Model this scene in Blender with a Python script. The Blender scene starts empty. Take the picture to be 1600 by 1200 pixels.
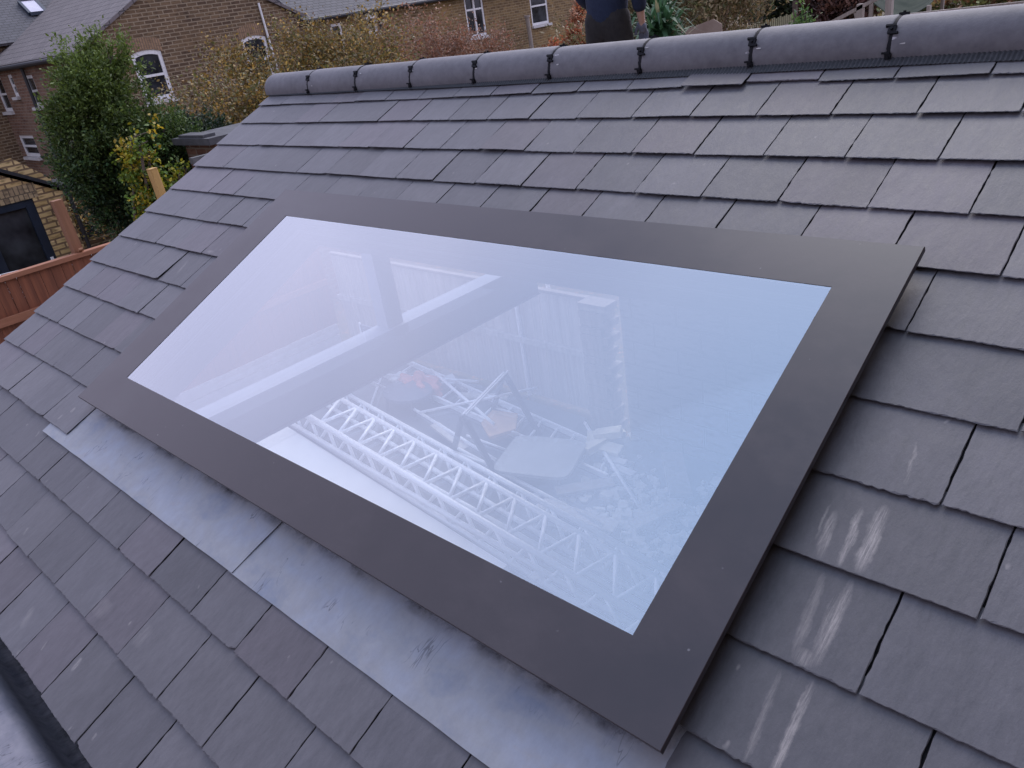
import bpy, bmesh, math, random
import numpy as np
from mathutils import Vector, Matrix

random.seed(11)
rng = np.random.default_rng(11)
scene = bpy.context.scene
col = scene.collection

# ------------------------------------------------------------------ camera
H = 1.424                                  # height of the lens above the slates, square to the roof
PITCH = math.radians(24.9)
CT, ST = math.cos(PITCH), math.sin(PITCH)
cam_loc = Vector((0.0, -H * ST, H * CT))
cx = np.array([0.72486, 0.21062, -0.65591])    # ridge direction seen from the camera
cv = np.array([0.55168, -0.74771, 0.36958])
cn = np.array([-0.41258, -0.62974, -0.65818])
cy = CT * cv - ST * cn
cz = ST * cv + CT * cn
right = Vector((cx[0], cy[0], cz[0])); down = Vector((cx[1], cy[1], cz[1])); fwd = Vector((cx[2], cy[2], cz[2]))
rot = Matrix((right, -down, -fwd)).transposed()
cam = bpy.data.cameras.new("camera"); camo = bpy.data.objects.new("camera", cam); col.objects.link(camo)
camo.matrix_world = Matrix.Translation(cam_loc) @ rot.to_4x4()
cam.sensor_width = 36; cam.lens = 36 * 1227 / 1600; cam.clip_start = 0.02; cam.clip_end = 600
scene.camera = camo

# ------------------------------------------------------------------ sky, sun, exposure
SUN_EL, SUN_AZ = math.radians(46), math.radians(-22)      # azimuth from +Y towards +X
w = bpy.data.worlds.new("World"); scene.world = w; w.use_nodes = True
nt = w.node_tree; nt.nodes.clear()
N = nt.nodes.new; L = nt.links.new
sky = N("ShaderNodeTexSky"); sky.sky_type = 'NISHITA'; sky.sun_disc = False
sky.sun_elevation = SUN_EL; sky.sun_rotation = SUN_AZ; sky.air_density = 1.0; sky.dust_density = 2.0
tc = N("ShaderNodeTexCoord"); mp = N("ShaderNodeMapping"); mp.inputs['Scale'].default_value = (1.3, 1.3, 3.0)
L(tc.outputs['Generated'], mp.inputs['Vector'])
no = N("ShaderNodeTexNoise"); no.inputs['Scale'].default_value = 1.2; no.inputs['Detail'].default_value = 2; no.inputs['Roughness'].default_value = .45
L(mp.outputs['Vector'], no.inputs['Vector'])
cr = N("ShaderNodeValToRGB"); cr.color_ramp.elements[0].position = .3; cr.color_ramp.elements[1].position = .72
cr.color_ramp.elements[0].color = (.84, .86, .90, 1); cr.color_ramp.elements[1].color = (1.12, 1.10, 1.08, 1)
L(no.outputs['Fac'], cr.inputs['Fac'])
sx = N("ShaderNodeSeparateXYZ"); L(tc.outputs['Generated'], sx.inputs[0])
hz = N("ShaderNodeValToRGB"); L(sx.outputs['Z'], hz.inputs['Fac'])          # cloud layer: lilac low down, bluer overhead
e_ = hz.color_ramp.elements.new(.66); e_.color = (8.0, 8.0, 10.7, 1)
hz.color_ramp.elements[0].position = .34; hz.color_ramp.elements[0].color = (9.8, 9.3, 12.4, 1)
hz.color_ramp.elements[2].position = .96; hz.color_ramp.elements[2].color = (4.9, 6.7, 10.2, 1)
mm = N("ShaderNodeMix"); mm.data_type = 'RGBA'; mm.blend_type = 'MULTIPLY'; mm.inputs['Factor'].default_value = 1
L(hz.outputs['Color'], mm.inputs['A']); L(cr.outputs['Color'], mm.inputs['B'])
mx = N("ShaderNodeMix"); mx.data_type = 'RGBA'; mx.inputs['Factor'].default_value = .82
L(sky.outputs['Color'], mx.inputs['A']); dr = N("ShaderNodeMapRange"); L(sx.outputs['Y'], dr.inputs['Value'])       # cloud is thinner beyond the ridge, heavier behind us
dr.inputs['From Min'].default_value = -.8; dr.inputs['From Max'].default_value = .9; dr.inputs['To Min'].default_value = .62; dr.inputs['To Max'].default_value = 1.22
m2 = N("ShaderNodeMix"); m2.data_type = 'RGBA'; m2.blend_type = 'MULTIPLY'; m2.inputs['Factor'].default_value = 1
L(mm.outputs['Result'], m2.inputs['A']); L(dr.outputs['Result'], m2.inputs['B'])
L(m2.outputs['Result'], mx.inputs['B'])
bg = N("ShaderNodeBackground"); bg.inputs['Strength'].default_value = .142
L(mx.outputs['Result'], bg.inputs['Color'])
wo = N("ShaderNodeOutputWorld"); L(bg.outputs['Background'], wo.inputs['Surface'])
sl = bpy.data.lights.new("sun", 'SUN'); sl.energy = 1.35; sl.angle = math.radians(38); sl.color = (1, .95, .9)
so = bpy.data.objects.new("sun", sl); col.objects.link(so)
sd = Vector((math.sin(SUN_AZ) * math.cos(SUN_EL), math.cos(SUN_AZ) * math.cos(SUN_EL), math.sin(SUN_EL)))
so.rotation_euler = sd.to_track_quat('Z', 'Y').to_euler(); so.location = sd * 30
scene.view_settings.view_transform = 'Standard'; scene.view_settings.look = 'None'
scene.view_settings.exposure = 0.16; scene.view_settings.gamma = 1
scene.render.engine = 'CYCLES'; scene.cycles.use_denoising = True
scene.cycles.max_bounces = 8; scene.cycles.transparent_max_bounces = 12

# ------------------------------------------------------------------ materials
def new_mat(name):
    m = bpy.data.materials.new(name); m.use_nodes = True
    t = m.node_tree; t.nodes.clear()
    o = t.nodes.new("ShaderNodeOutputMaterial"); b = t.nodes.new("ShaderNodeBsdfPrincipled")
    t.links.new(b.outputs[0], o.inputs[0])
    return m, t, b, o

def noise(t, vec, scale, detail=4, rough=.6, sc=None, rotz=0):
    n = t.nodes.new("ShaderNodeTexNoise"); n.inputs['Scale'].default_value = scale
    n.inputs['Detail'].default_value = detail; n.inputs['Roughness'].default_value = rough
    if sc or rotz:
        mpn = t.nodes.new("ShaderNodeMapping"); mpn.inputs['Scale'].default_value = sc or (1, 1, 1)
        mpn.inputs['Rotation'].default_value = (0, 0, rotz)
        t.links.new(vec, mpn.inputs['Vector']); vec = mpn.outputs['Vector']
    t.links.new(vec, n.inputs['Vector'])
    return n.outputs['Fac']

def ramp(t, fac, stops):
    r = t.nodes.new("ShaderNodeValToRGB"); e = r.color_ramp.elements
    while len(e) < len(stops): e.new(.5)
    for i, (p, c) in enumerate(stops):
        e[i].position = p; e[i].color = tuple(c) + (1,) if len(c) == 3 else c
    t.links.new(fac, r.inputs['Fac']); return r.outputs['Color']

def mathn(t, op, a, b=None, clamp=False):
    n = t.nodes.new("ShaderNodeMath"); n.operation = op; n.use_clamp = clamp
    for i, x in enumerate((a, b)):
        if x is None: continue
        if isinstance(x, (int, float)): n.inputs[i].default_value = x
        else: t.links.new(x, n.inputs[i])
    return n.outputs[0]

def mixc(t, fac, a, b, mode='MIX'):
    n = t.nodes.new("ShaderNodeMix"); n.data_type = 'RGBA'; n.blend_type = mode
    for k, x in (('Factor', fac), ('A', a), ('B', b)):
        if isinstance(x, (int, float)): n.inputs[k].default_value = x
        elif isinstance(x, (tuple, list)): n.inputs[k].default_value = tuple(x) + (1,) if len(x) == 3 else x
        else: t.links.new(x, n.inputs[k])
    return n.outputs['Result']

def bump(t, b, h, strength=.3, dist=.01):
    n = t.nodes.new("ShaderNodeBump"); n.inputs['Strength'].default_value = strength; n.inputs['Distance'].default_value = dist
    t.links.new(h, n.inputs['Height']); t.links.new(n.outputs[0], b.inputs['Normal'])

def simple(name, c1, c2, scale=8, rough=.7, bstr=.2, bdist=.005, sc=None, metal=0, coord='Object', spec=.5):
    m, t, b, o = new_mat(name)
    v = t.nodes.new("ShaderNodeTexCoord").outputs[coord]
    f = noise(t, v, scale, 6, .65, sc)
    t.links.new(ramp(t, f, [(.3, c1), (.7, c2)]), b.inputs['Base Color'])
    b.inputs['Roughness'].default_value = rough; b.inputs['Metallic'].default_value = metal
    b.inputs['Specular IOR Level'].default_value = spec
    if bstr: bump(t, b, noise(t, v, scale * 5, 5, .7, sc), bstr, bdist)
    return m

def sep(t, v):
    s = t.nodes.new("ShaderNodeSeparateXYZ"); t.links.new(v, s.inputs[0]); return s.outputs

def slate_mat():
    m, t, b, o = new_mat("slate")
    v = t.nodes.new("ShaderNodeTexCoord").outputs['Object']
    at = t.nodes.new("ShaderNodeAttribute"); at.attribute_name = "Col"
    rgb = t.nodes.new("ShaderNodeSeparateColor"); t.links.new(at.outputs['Color'], rgb.inputs[0])
    # every slate gets its own cut of the rock
    ad = t.nodes.new("ShaderNodeVectorMath"); ad.operation = 'MULTIPLY_ADD'
    t.links.new(at.outputs['Color'], ad.inputs[0]); ad.inputs[1].default_value = (37, 23, 19); t.links.new(v, ad.inputs[2])
    vv = ad.outputs[0]
    cloudy = noise(t, vv, 5, 5, .6, (1.5, .7, 1), .4)
    grain = noise(t, vv, 26, 6, .7, (1.6, .55, 1), .25)
    fine = noise(t, vv, 210, 4, .7)
    c = mixc(t, cloudy, (.072, .069, .078), (.134, .127, .141))
    c = mixc(t, mathn(t, 'MULTIPLY', rgb.outputs[0], .6), c, (.135, .126, .135))
    tone = mathn(t, 'MULTIPLY_ADD', rgb.outputs[1], .30); tone.node.inputs[2].default_value = .85
    c = mixc(t, 1, c, tone, 'MULTIPLY')
    g2 = mathn(t, 'MULTIPLY_ADD', mathn(t, 'ADD', mathn(t, 'MULTIPLY', grain, .65), mathn(t, 'MULTIPLY', noise(t, vv, 75, 6, .8, (1.3, .45, 1), .3), .35)), 1.3); g2.node.inputs[2].default_value = .35
    c = mixc(t, 1, c, g2, 'MULTIPLY')
    # mortar dust and scrape marks, each at its own place on the roof
    x, y, z = sep(t, v)
    wob = noise(t, v, 22, 5, .7)
    xw = mathn(t, 'ADD', x, mathn(t, 'MULTIPLY', mathn(t, 'SUBTRACT', wob, .5), .022))
    st = noise(t, v, 60, 7, .8, (3.2, .22, 1))
    tot = None
    #      u      v top   v bottom halfwidth strength lean
    S = [(-.447, .755, .615, .010, 1.0, .10), (-.487, .73, .615, .012, .8, .12), (-.412, .775, .615, .017, 1.0, .06),
         (-.505, .74, .65, .004, .5, .1), (-.412, .608, .42, .013, .85, .03), (-.455, .60, .42, .012, .45, .1), (-.425, .57, .44, .006, .5, .05),
         (-.398, .408, .20, .010, .9, .05), (-.450, .40, .22, .008, .5, .08), (-.405, .93, .82, .005, .55, .12), (-.43, .45, .415, .022, .55, 0),
         (-2.13, -.42, -.462, .011, .8, .1), (-1.98, -.24, -.31, .030, .22, .1), (-2.14, -.62, -.66, .008, .5, .1), (-2.22, -.27, -.33, .05, .22, 0),
         (-2.32, -.46, -.49, .006, .6, .3), (-3.42, -.02, -.05, .008, .5, .5), (-2.5, -.43, -.50, .02, .3, .5), (-2.40, -.53, -.545, .006, .6, .2),
         (-3.33, .13, .10, .012, .6, .2), (-3.36, .08, .05, .008, .5, .2), (-3.49, 1.03, 1.01, .03, .4, 0), (-3.6, .95, .86, .012, .35, .3), (-1.86, -.5, -.52, .006, .5, .2),
         (-.16, .36, .345, .010, .3, .5), (-2.9, -.29, -.32, .008, .5, .4)]
    for (u, v1, v0, hw, s, lean) in S:
        vm, hv = (v1 + v0) / 2, abs(v1 - v0) / 2
        dy = mathn(t, 'SUBTRACT', y, vm)
        dx = mathn(t, 'SUBTRACT', mathn(t, 'SUBTRACT', xw, u), mathn(t, 'MULTIPLY', dy, -lean))
        a = mathn(t, 'POWER', mathn(t, 'DIVIDE', mathn(t, 'ABSOLUTE', dx), hw), 2.0)
        bb = mathn(t, 'POWER', mathn(t, 'DIVIDE', mathn(t, 'ABSOLUTE', dy), hv), 4.0)
        e = mathn(t, 'SUBTRACT', 1, mathn(t, 'ADD', a, bb), True)
        e = mathn(t, 'MULTIPLY', e, s)
        tot = e if tot is None else mathn(t, 'MAXIMUM', tot, e)
    streak = mathn(t, 'MULTIPLY', tot, mathn(t, 'MULTIPLY', mathn(t, 'SUBTRACT', st, .37), 3.6, True), True)
    # tiny splashes of plaster scattered over the roof
    sp = noise(t, v, 33, 2, .5, (1, .6, 1)); spk = mathn(t, 'MULTIPLY', mathn(t, 'SUBTRACT', sp, .735), 12, True)
    dust = noise(t, v, 2.3, 5, .7, (1, 1, 1)); dus = mathn(t, 'MULTIPLY', mathn(t, 'SUBTRACT', dust, .55), .8, True)
    msk = mathn(t, 'MAXIMUM', streak, mathn(t, 'MULTIPLY', spk, .5))
    c = mixc(t, mathn(t, 'MULTIPLY', mathn(t, 'GREATER_THAN', rgb.outputs[2], .72), .5), c, mixc(t, 1, c, (1.12, .98, 1.02), 'MULTIPLY'))
    c = mixc(t, dus, c, (.235, .226, .237))
    c = mixc(t, msk, c, (.42, .38, .36))
    t.links.new(c, b.inputs['Base Color'])
    r = mathn(t, 'MULTIPLY_ADD', grain, .22); r.node.inputs[2].default_value = .44
    t.links.new(r, b.inputs['Roughness']); b.inputs['Specular IOR Level'].default_value = .6
    hgt = mathn(t, 'ADD', mathn(t, 'MULTIPLY', noise(t, vv, 9, 8, .62, (1.4, .6, 1), .5), 1.0), mathn(t, 'MULTIPLY', fine, .07))
    bump(t, b, hgt, .68, .006)
    return m

def lead_mat(name="lead", warm=False):
    m, t, b, o = new_mat(name)
    v = t.nodes.new("ShaderNodeTexCoord").outputs['Object']
    big = noise(t, v, 3.2, 5, .62, (1, 1.6, 1)); mid = noise(t, v, 15, 6, .72, (1.5, .8, 1), .5); fine = noise(t, v, 70, 4, .7)
    blue, pale, tan = (.22, .25, .325), (.325, .33, .355), (.355, .335, .325)
    if warm: blue, pale, tan = (.20, .20, .24), (.34, .32, .35), (.34, .30, .31)
    c = ramp(t, big, [(.33, blue), (.48, pale), (.60, (.33, .35, .41) if not warm else (.28, .27, .3)), (.72, tan)])
    g = mathn(t, 'MULTIPLY_ADD', mid, .55); g.node.inputs[2].default_value = .66
    c = mixc(t, 1, c, g, 'MULTIPLY')
    # grime marks that hug the top of the sheet in ragged fingers
    x, y, z = sep(t, v)
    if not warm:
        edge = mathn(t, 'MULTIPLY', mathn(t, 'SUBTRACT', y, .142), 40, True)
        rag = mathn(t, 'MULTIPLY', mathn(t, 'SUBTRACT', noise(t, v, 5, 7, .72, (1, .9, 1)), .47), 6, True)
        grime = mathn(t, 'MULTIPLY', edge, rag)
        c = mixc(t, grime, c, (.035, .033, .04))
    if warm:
        chan_shade = mathn(t, 'MULTIPLY', mathn(t, 'ADD', mathn(t, 'ADD', y, .545), mathn(t, 'MULTIPLY', mathn(t, 'SUBTRACT', mid, .5), .12)), 16, True)
        c = mixc(t, mathn(t, 'MULTIPLY', chan_shade, .93), c, (.012, .012, .015))  # shadow band under the eaves, painted dark into the gutter channel's colour
    # dents and creases
    cre = noise(t, v, 12, 3, .6, (1.6, .35, 1), .55)
    line = mathn(t, 'SUBTRACT', 1, mathn(t, 'MULTIPLY', mathn(t, 'ABSOLUTE', mathn(t, 'SUBTRACT', cre, .5)), 90), True)
    gate = mathn(t, 'MULTIPLY', mathn(t, 'SUBTRACT', noise(t, v, 5.5, 2, .5), .56), 14, True)
    line = mathn(t, 'MULTIPLY', line, gate)
    c = mixc(t, mathn(t, 'MULTIPLY', line, .7), c, (.07, .07, .09))
    t.links.new(c, b.inputs['Base Color'])
    b.inputs['Metallic'].default_value = .15
    r = mathn(t, 'MULTIPLY_ADD', mid, .35); r.node.inputs[2].default_value = .36
    t.links.new(r, b.inputs['Roughness'])
    bump(t, b, mathn(t, 'ADD', mathn(t, 'ADD', mid, mathn(t, 'MULTIPLY', fine, .2)), mathn(t, 'MULTIPLY', line, -.5)), .22, .003)
    return m

def brick_mat(name, c1, c2, mortar, bw=.225, bh=.075, ms=.010, stain=None, coord='UV', bias=0, dirt=.5):
    m, t, b, o = new_mat(name)
    v = t.nodes.new("ShaderNodeTexCoord").outputs[coord]
    wv = t.nodes.new("ShaderNodeTexNoise"); wv.inputs['Scale'].default_value = 9
    t.links.new(v, wv.inputs['Vector'])
    jit = t.nodes.new("ShaderNodeVectorMath"); jit.operation = 'MULTIPLY_ADD'
    t.links.new(wv.outputs['Color'], jit.inputs[0]); jit.inputs[1].default_value = (.012, .010, 0); t.links.new(v, jit.inputs[2])
    br = t.nodes.new("ShaderNodeTexBrick"); t.links.new(jit.outputs[0], br.inputs['Vector'])
    br.inputs['Scale'].default_value = 1; br.inputs['Brick Width'].default_value = bw; br.inputs['Row Height'].default_value = bh
    br.inputs['Mortar Size'].default_value = ms; br.inputs['Mortar Smooth'].default_value = .3; br.inputs['Bias'].default_value = bias
    br.inputs['Color1'].default_value = (*c1, 1); br.inputs['Color2'].default_value = (*c2, 1); br.inputs['Mortar'].default_value = (*mortar, 1)
    pat = noise(t, v, .55, 5, .65)
    f = noise(t, v, 18, 4, .7)
    c = mixc(t, mathn(t, 'MULTIPLY', mathn(t, 'SUBTRACT', noise(t, v, 11, 2, .5, (.6, 1.8, 1)), .5), 4, True), br.outputs['Color'], tuple(x * .45 for x in c1))
    c = mixc(t, br.outputs['Fac'], c, (*mortar, 1))
    if stain: c = mixc(t, mathn(t, 'MULTIPLY', mathn(t, 'SUBTRACT', pat, .52), 4, True), c, stain)
    k = mathn(t, 'MULTIPLY_ADD', noise(t, v, 1.3, 5, .7), dirt * 1.6); k.node.inputs[2].default_value = 1 - dirt * .8
    c = mixc(t, 1, c, k, 'MULTIPLY')
    t.links.new(c, b.inputs['Base Color']); b.inputs['Roughness'].default_value = .9
    hh = mathn(t, 'ADD', mathn(t, 'MULTIPLY', br.outputs['Fac'], -1), mathn(t, 'MULTIPLY', f, .3))
    bump(t, b, hh, .8, .012)
    return m

def tile_mat(name, c1, c2, row=.19, wd=.26):
    m, t, b, o = new_mat(name)
    v = t.nodes.new("ShaderNodeTexCoord").outputs['UV']
    br = t.nodes.new("ShaderNodeTexBrick"); t.links.new(v, br.inputs['Vector'])
    br.inputs['Scale'].default_value = 1; br.inputs['Brick Width'].default_value = wd; br.inputs['Row Height'].default_value = row
    br.inputs['Mortar Size'].default_value = .016; br.inputs['Mortar Smooth'].default_value = .5
    br.inputs['Color1'].default_value = (*c1, 1); br.inputs['Color2'].default_value = (*c2, 1); br.inputs['Mortar'].default_value = (.02, .018, .02, 1)
    c = mixc(t, mathn(t, 'MULTIPLY', noise(t, v, 3, 5, .7), .6), br.outputs['Color'], (.13, .12, .12))
    t.links.new(c, b.inputs['Base Color']); b.inputs['Roughness'].default_value = .75
    x, y, z = sep(t, v)
    saw = mathn(t, 'FRACT', mathn(t, 'DIVIDE', y, row))
    bump(t, b, mathn(t, 'ADD', mathn(t, 'MULTIPLY', saw, -1), mathn(t, 'MULTIPLY', br.outputs['Fac'], -.4)), 1, .03)
    return m

def leaf_mat(name, transl=.25, rough=.55):
    m, t, b, o = new_mat(name)
    at = t.nodes.new("ShaderNodeAttribute"); at.attribute_name = "Col"
    t.links.new(at.outputs['Color'], b.inputs['Base Color']); b.inputs['Roughness'].default_value = rough
    tr = t.nodes.new("ShaderNodeBsdfTranslucent"); t.links.new(at.outputs['Color'], tr.inputs['Color'])
    ms = t.nodes.new("ShaderNodeMixShader"); ms.inputs[0].default_value = transl
    t.links.new(b.outputs[0], ms.inputs[1]); t.links.new(tr.outputs[0], ms.inputs[2]); t.links.new(ms.outputs[0], o.inputs[0])
    return m

def wood_mat(name, c1, c2, axis=(12, 12, .8), rough=.75):
    m, t, b, o = new_mat(name)
    v = t.nodes.new("ShaderNodeTexCoord").outputs['Object']
    f = noise(t, v, 2.2, 6, .65, axis)
    big = noise(t, v, 1.5, 3, .6, (axis[0] * .35, axis[1] * .35, .2))
    c = ramp(t, f, [(.3, c1), (.7, c2)])
    k = mathn(t, 'MULTIPLY_ADD', big, .8); k.node.inputs[2].default_value = .6
    t.links.new(mixc(t, 1, c, k, 'MULTIPLY'), b.inputs['Base Color']); b.inputs['Roughness'].default_value = rough
    bump(t, b, f, .3, .004)
    return m

M = {}
M['slate'] = slate_mat()
M['lead'] = lead_mat()
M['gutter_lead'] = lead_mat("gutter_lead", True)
def ridge_mat():
    m = simple("ridge_clay", (.118, .112, .124), (.168, .160, .172), 30, .62, .35, .0025); t = m.node_tree
    b = [n for n in t.nodes if n.type == 'BSDF_PRINCIPLED'][0]; src = b.inputs['Base Color'].links[0].from_socket
    v = t.nodes.new("ShaderNodeTexCoord").outputs['Object']; x, y, z = sep(t, v)
    tot = None
    for (u, zz_, hw, hh, ln) in ((-.435, 1.040, .010, .016, -1.6), (-.455, 1.035, .012, .008, -2.5), (-.405, 1.052, .005, .010, -1.5), (-.34, 1.045, .006, .006, -1), (-.30, 1.035, .005, .007, -1), (-.55, .995, .02, .0025, 0), (-.93, 1.01, .012, .004, -.5), (-2.26, 1.04, .012, .003, 0), (-1.40, 1.0, .008, .004, -1)):
        dz = mathn(t, 'SUBTRACT', z, zz_); dx = mathn(t, 'ADD', mathn(t, 'SUBTRACT', x, u), mathn(t, 'MULTIPLY', dz, ln))
        e = mathn(t, 'SUBTRACT', 1, mathn(t, 'ADD', mathn(t, 'POWER', mathn(t, 'DIVIDE', mathn(t, 'ABSOLUTE', dx), hw), 2.0), mathn(t, 'POWER', mathn(t, 'DIVIDE', mathn(t, 'ABSOLUTE', dz), hh), 2.0)), True)
        tot = e if tot is None else mathn(t, 'MAXIMUM', tot, e)
    brk = mathn(t, 'MULTIPLY', mathn(t, 'SUBTRACT', noise(t, v, 90, 4, .7, (1, 1, .5)), .40), 5, True)
    near = mathn(t, 'LESS_THAN', y, 2.13)
    f = mathn(t, 'MULTIPLY', mathn(t, 'MULTIPLY', mathn(t, 'MULTIPLY', tot, 2.0, True), brk), near)
    blot = noise(t, v, 5, 5, .7); k = mathn(t, 'MULTIPLY_ADD', blot, .5); k.node.inputs[2].default_value = .75
    t.links.new(mixc(t, f, mixc(t, 1, src, k, 'MULTIPLY'), (.46, .44, .46)), b.inputs['Base Color'])
    return m
M['ridge'] = ridge_mat()
M['ridge_plain'] = simple("ridge_tile", (.118, .112, .124), (.168, .160, .172), 30, .62, .35, .0025)
M['black'] = simple("black_plastic", (.006, .006, .008), (.014, .014, .018), 30, .7, .1, spec=.2)
M['felt'] = simple("roof_felt", (.012, .012, .014), (.02, .02, .022), 30, .9, .1)

def frame_mat():
    m, t, b, o = new_mat("charcoal_metal")
    v = t.nodes.new("ShaderNodeTexCoord").outputs['Object']
    smu = noise(t, v, 4, 5, .65); fine = noise(t, v, 150, 3, .6)
    c = ramp(t, smu, [(.3, (.026, .018, .021)), (.7, (.038, .027, .031))])
    sp = mathn(t, 'MULTIPLY', mathn(t, 'SUBTRACT', noise(t, v, 60, 1, .4), .80), 10, True)
    dst = mathn(t, 'MULTIPLY', mathn(t, 'SUBTRACT', noise(t, v, 2.2, 7, .75, (1, 1.6, 1), .6), .50), 1.1, True)
    c = mixc(t, dst, c, (.095, .078, .084))
    t.links.new(mixc(t, sp, c, (.3, .29, .3)), b.inputs['Base Color'])
    r = mathn(t, 'ADD', mathn(t, 'MULTIPLY', dst, .35), mathn(t, 'MULTIPLY_ADD', smu, .22)); r.node.inputs[1].links[0].from_node.inputs[2].default_value = .24
    t.links.new(r, b.inputs['Roughness']); b.inputs['Specular IOR Level'].default_value = .68
    bump(t, b, fine, .05, .001)
    return m
M['frame'] = frame_mat()

def glass_mat(base=.44):
    m, t, b, o = new_mat("solar_glass")
    t.nodes.remove(b)
    tr = t.nodes.new("ShaderNodeBsdfTransparent"); tr.inputs['Color'].default_value = (.94, .96, .97, 1)
    gl = t.nodes.new("ShaderNodeBsdfGlossy"); gl.inputs['Roughness'].default_value = 0; gl.inputs['Color'].default_value = (.90, .95, 1, 1)
    lw = t.nodes.new("ShaderNodeFresnel"); lw.inputs['IOR'].default_value = 1.5
    f = mathn(t, 'MULTIPLY_ADD', lw.outputs[0], .8, True); f.node.inputs[2].default_value = base
    ms = t.nodes.new("ShaderNodeMixShader"); t.links.new(f, ms.inputs[0])
    t.links.new(tr.outputs[0], ms.inputs[1]); t.links.new(gl.outputs[0], ms.inputs[2]); t.links.new(ms.outputs[0], o.inputs[0])
    return m
M['glass'] = glass_mat(.42); M['inner_glass'] = glass_mat(.12)
M['spacer'] = simple("spacer_grey", (.05, .045, .07), (.07, .065, .09), 10, .4, 0)
M['plaster'] = simple("plaster", (.45, .43, .44), (.6, .58, .58), 3, .85, .1)
M['concrete'] = simple("concrete", (.07, .07, .072), (.17, .168, .165), 3.5, .9, .5, .01)
M['block'] = brick_mat("block_wall", (.25, .25, .26), (.31, .31, .31), (.15, .15, .15), .45, .225, .012, dirt=.3)
M['stock'] = brick_mat("stock_brick", (.085, .050, .028), (.165, .105, .055), (.26, .20, .13), .32, .105, .017, stain=(.20, .125, .06), dirt=.5)
M['stock2'] = brick_mat("stock_brick_pale", (.14, .085, .038), (.26, .17, .072), (.29, .215, .12), .31, .100, .015, stain=(.38, .235, .085), dirt=.55)
M['yellow_brick'] = brick_mat("yellow_brick", (.46, .31, .12), (.78, .57, .28), (.20, .13, .07), .26, .095, .016, dirt=.35)
M['red_brick'] = brick_mat("red_brick", (.15, .07, .045), (.22, .12, .075), (.22, .17, .13), .30, .10, .014, stain=(.26, .18, .13), dirt=.6)
M['arch_brick'] = brick_mat("arch_brick", (.24, .15, .08), (.30, .19, .11), (.12, .09, .07), .075, .6, .010, dirt=.3)
M['house_tile'] = tile_mat("house_tile", (.105, .082, .078), (.155, .125, .118), .30, .34)
M['house_slate'] = tile_mat("house_slate", (.042, .042, .050), (.068, .066, .076), .16, .25)
M['white'] = simple("white_paint", (.62, .61, .60), (.74, .73, .72), 5, .5, 0)
M['stone'] = simple("painted_stone", (.45, .43, .42), (.62, .60, .58), 5, .8, .1)
M['dark_frame'] = simple("dark_blue_frame", (.012, .02, .035), (.02, .03, .05), 5, .4, 0)
M['render'] = simple("old_render", (.20, .17, .16), (.36, .33, .31), 1.6, .9, .3)
M['cedar'] = wood_mat("cedar", (.14, .045, .022), (.26, .088, .040))
M['cedar_top'] = wood_mat("cedar_cap", (.28, .11, .055), (.40, .17, .09), (12, .8, 12))
M['post'] = wood_mat("post_wood", (.20, .085, .04), (.30, .14, .07))
M['yellow_wood'] = wood_mat("yellow_wood", (.42, .24, .07), (.55, .34, .12))
M['grey_wood'] = wood_mat("weathered_wood", (.22, .18, .15), (.36, .31, .27))
M['pale_wood'] = wood_mat("garden_boards", (.42, .38, .34), (.62, .58, .52))
M['bark'] = simple("bark", (.07, .05, .04), (.16, .12, .09), 12, .9, .6, .02)
M['twig'] = simple("twig", (.13, .085, .06), (.24, .17, .12), 12, .9, 0)
M['drystem'] = simple("dry_stem", (.22, .13, .09), (.38, .26, .19), 12, .9, 0)
M['leaf'] = leaf_mat("leaf")
M['alu'] = simple("aluminium", (.94, .94, .94), (.97, .97, .97), 6, .35, 0, metal=.1)
M['beam'] = simple("primed_steel", (.34, .37, .43), (.40, .43, .49), 5, .6, 0)
M['steel_dark'] = simple("dark_steel", (.05, .055, .07), (.08, .085, .1), 6, .5, 0)
M['navy'] = simple("navy_wool", (.010, .017, .042), (.016, .026, .060), 60, .9, .3, .002)
M['trouser'] = simple("dark_trouser", (.014, .012, .013), (.028, .025, .024), 30, .9, .3, .004)
M['skin'] = simple("skin", (.45, .27, .20), (.52, .33, .25), 20, .55, .05)
M['hair'] = simple("hair", (.02, .014, .01), (.04, .03, .02), 80, .6, .3)
M['glove'] = simple("grey_glove", (.10, .11, .14), (.17, .18, .22), 30, .8, .2)
M['blackrub'] = simple("black_metal", (.015, .015, .018), (.03, .03, .035), 30, .5, .1)

def pane_mat():
    m, t, b, o = new_mat("window_pane")
    v = t.nodes.new("ShaderNodeTexCoord").outputs['Object']
    t.links.new(ramp(t, noise(t, v, 1.6, 3, .6), [(.4, (.008, .009, .011)), (.65, (.05, .055, .062))]), b.inputs['Base Color'])
    b.inputs['Roughness'].default_value = .06; b.inputs['Specular IOR Level'].default_value = .25
    return m
M['pane'] = pane_mat()

# ------------------------------------------------------------------ helpers
def tag(o, label=None, cat=None, group=None, kind=None):
    if label: o['label'] = label
    if cat: o['category'] = cat
    if group: o['group'] = group
    if kind: o['kind'] = kind
    return o

def empty(name, loc=(0, 0, 0)):
    o = bpy.data.objects.new(name, None); o.location = loc; o.empty_display_size = .1; col.objects.link(o); return o

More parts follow.
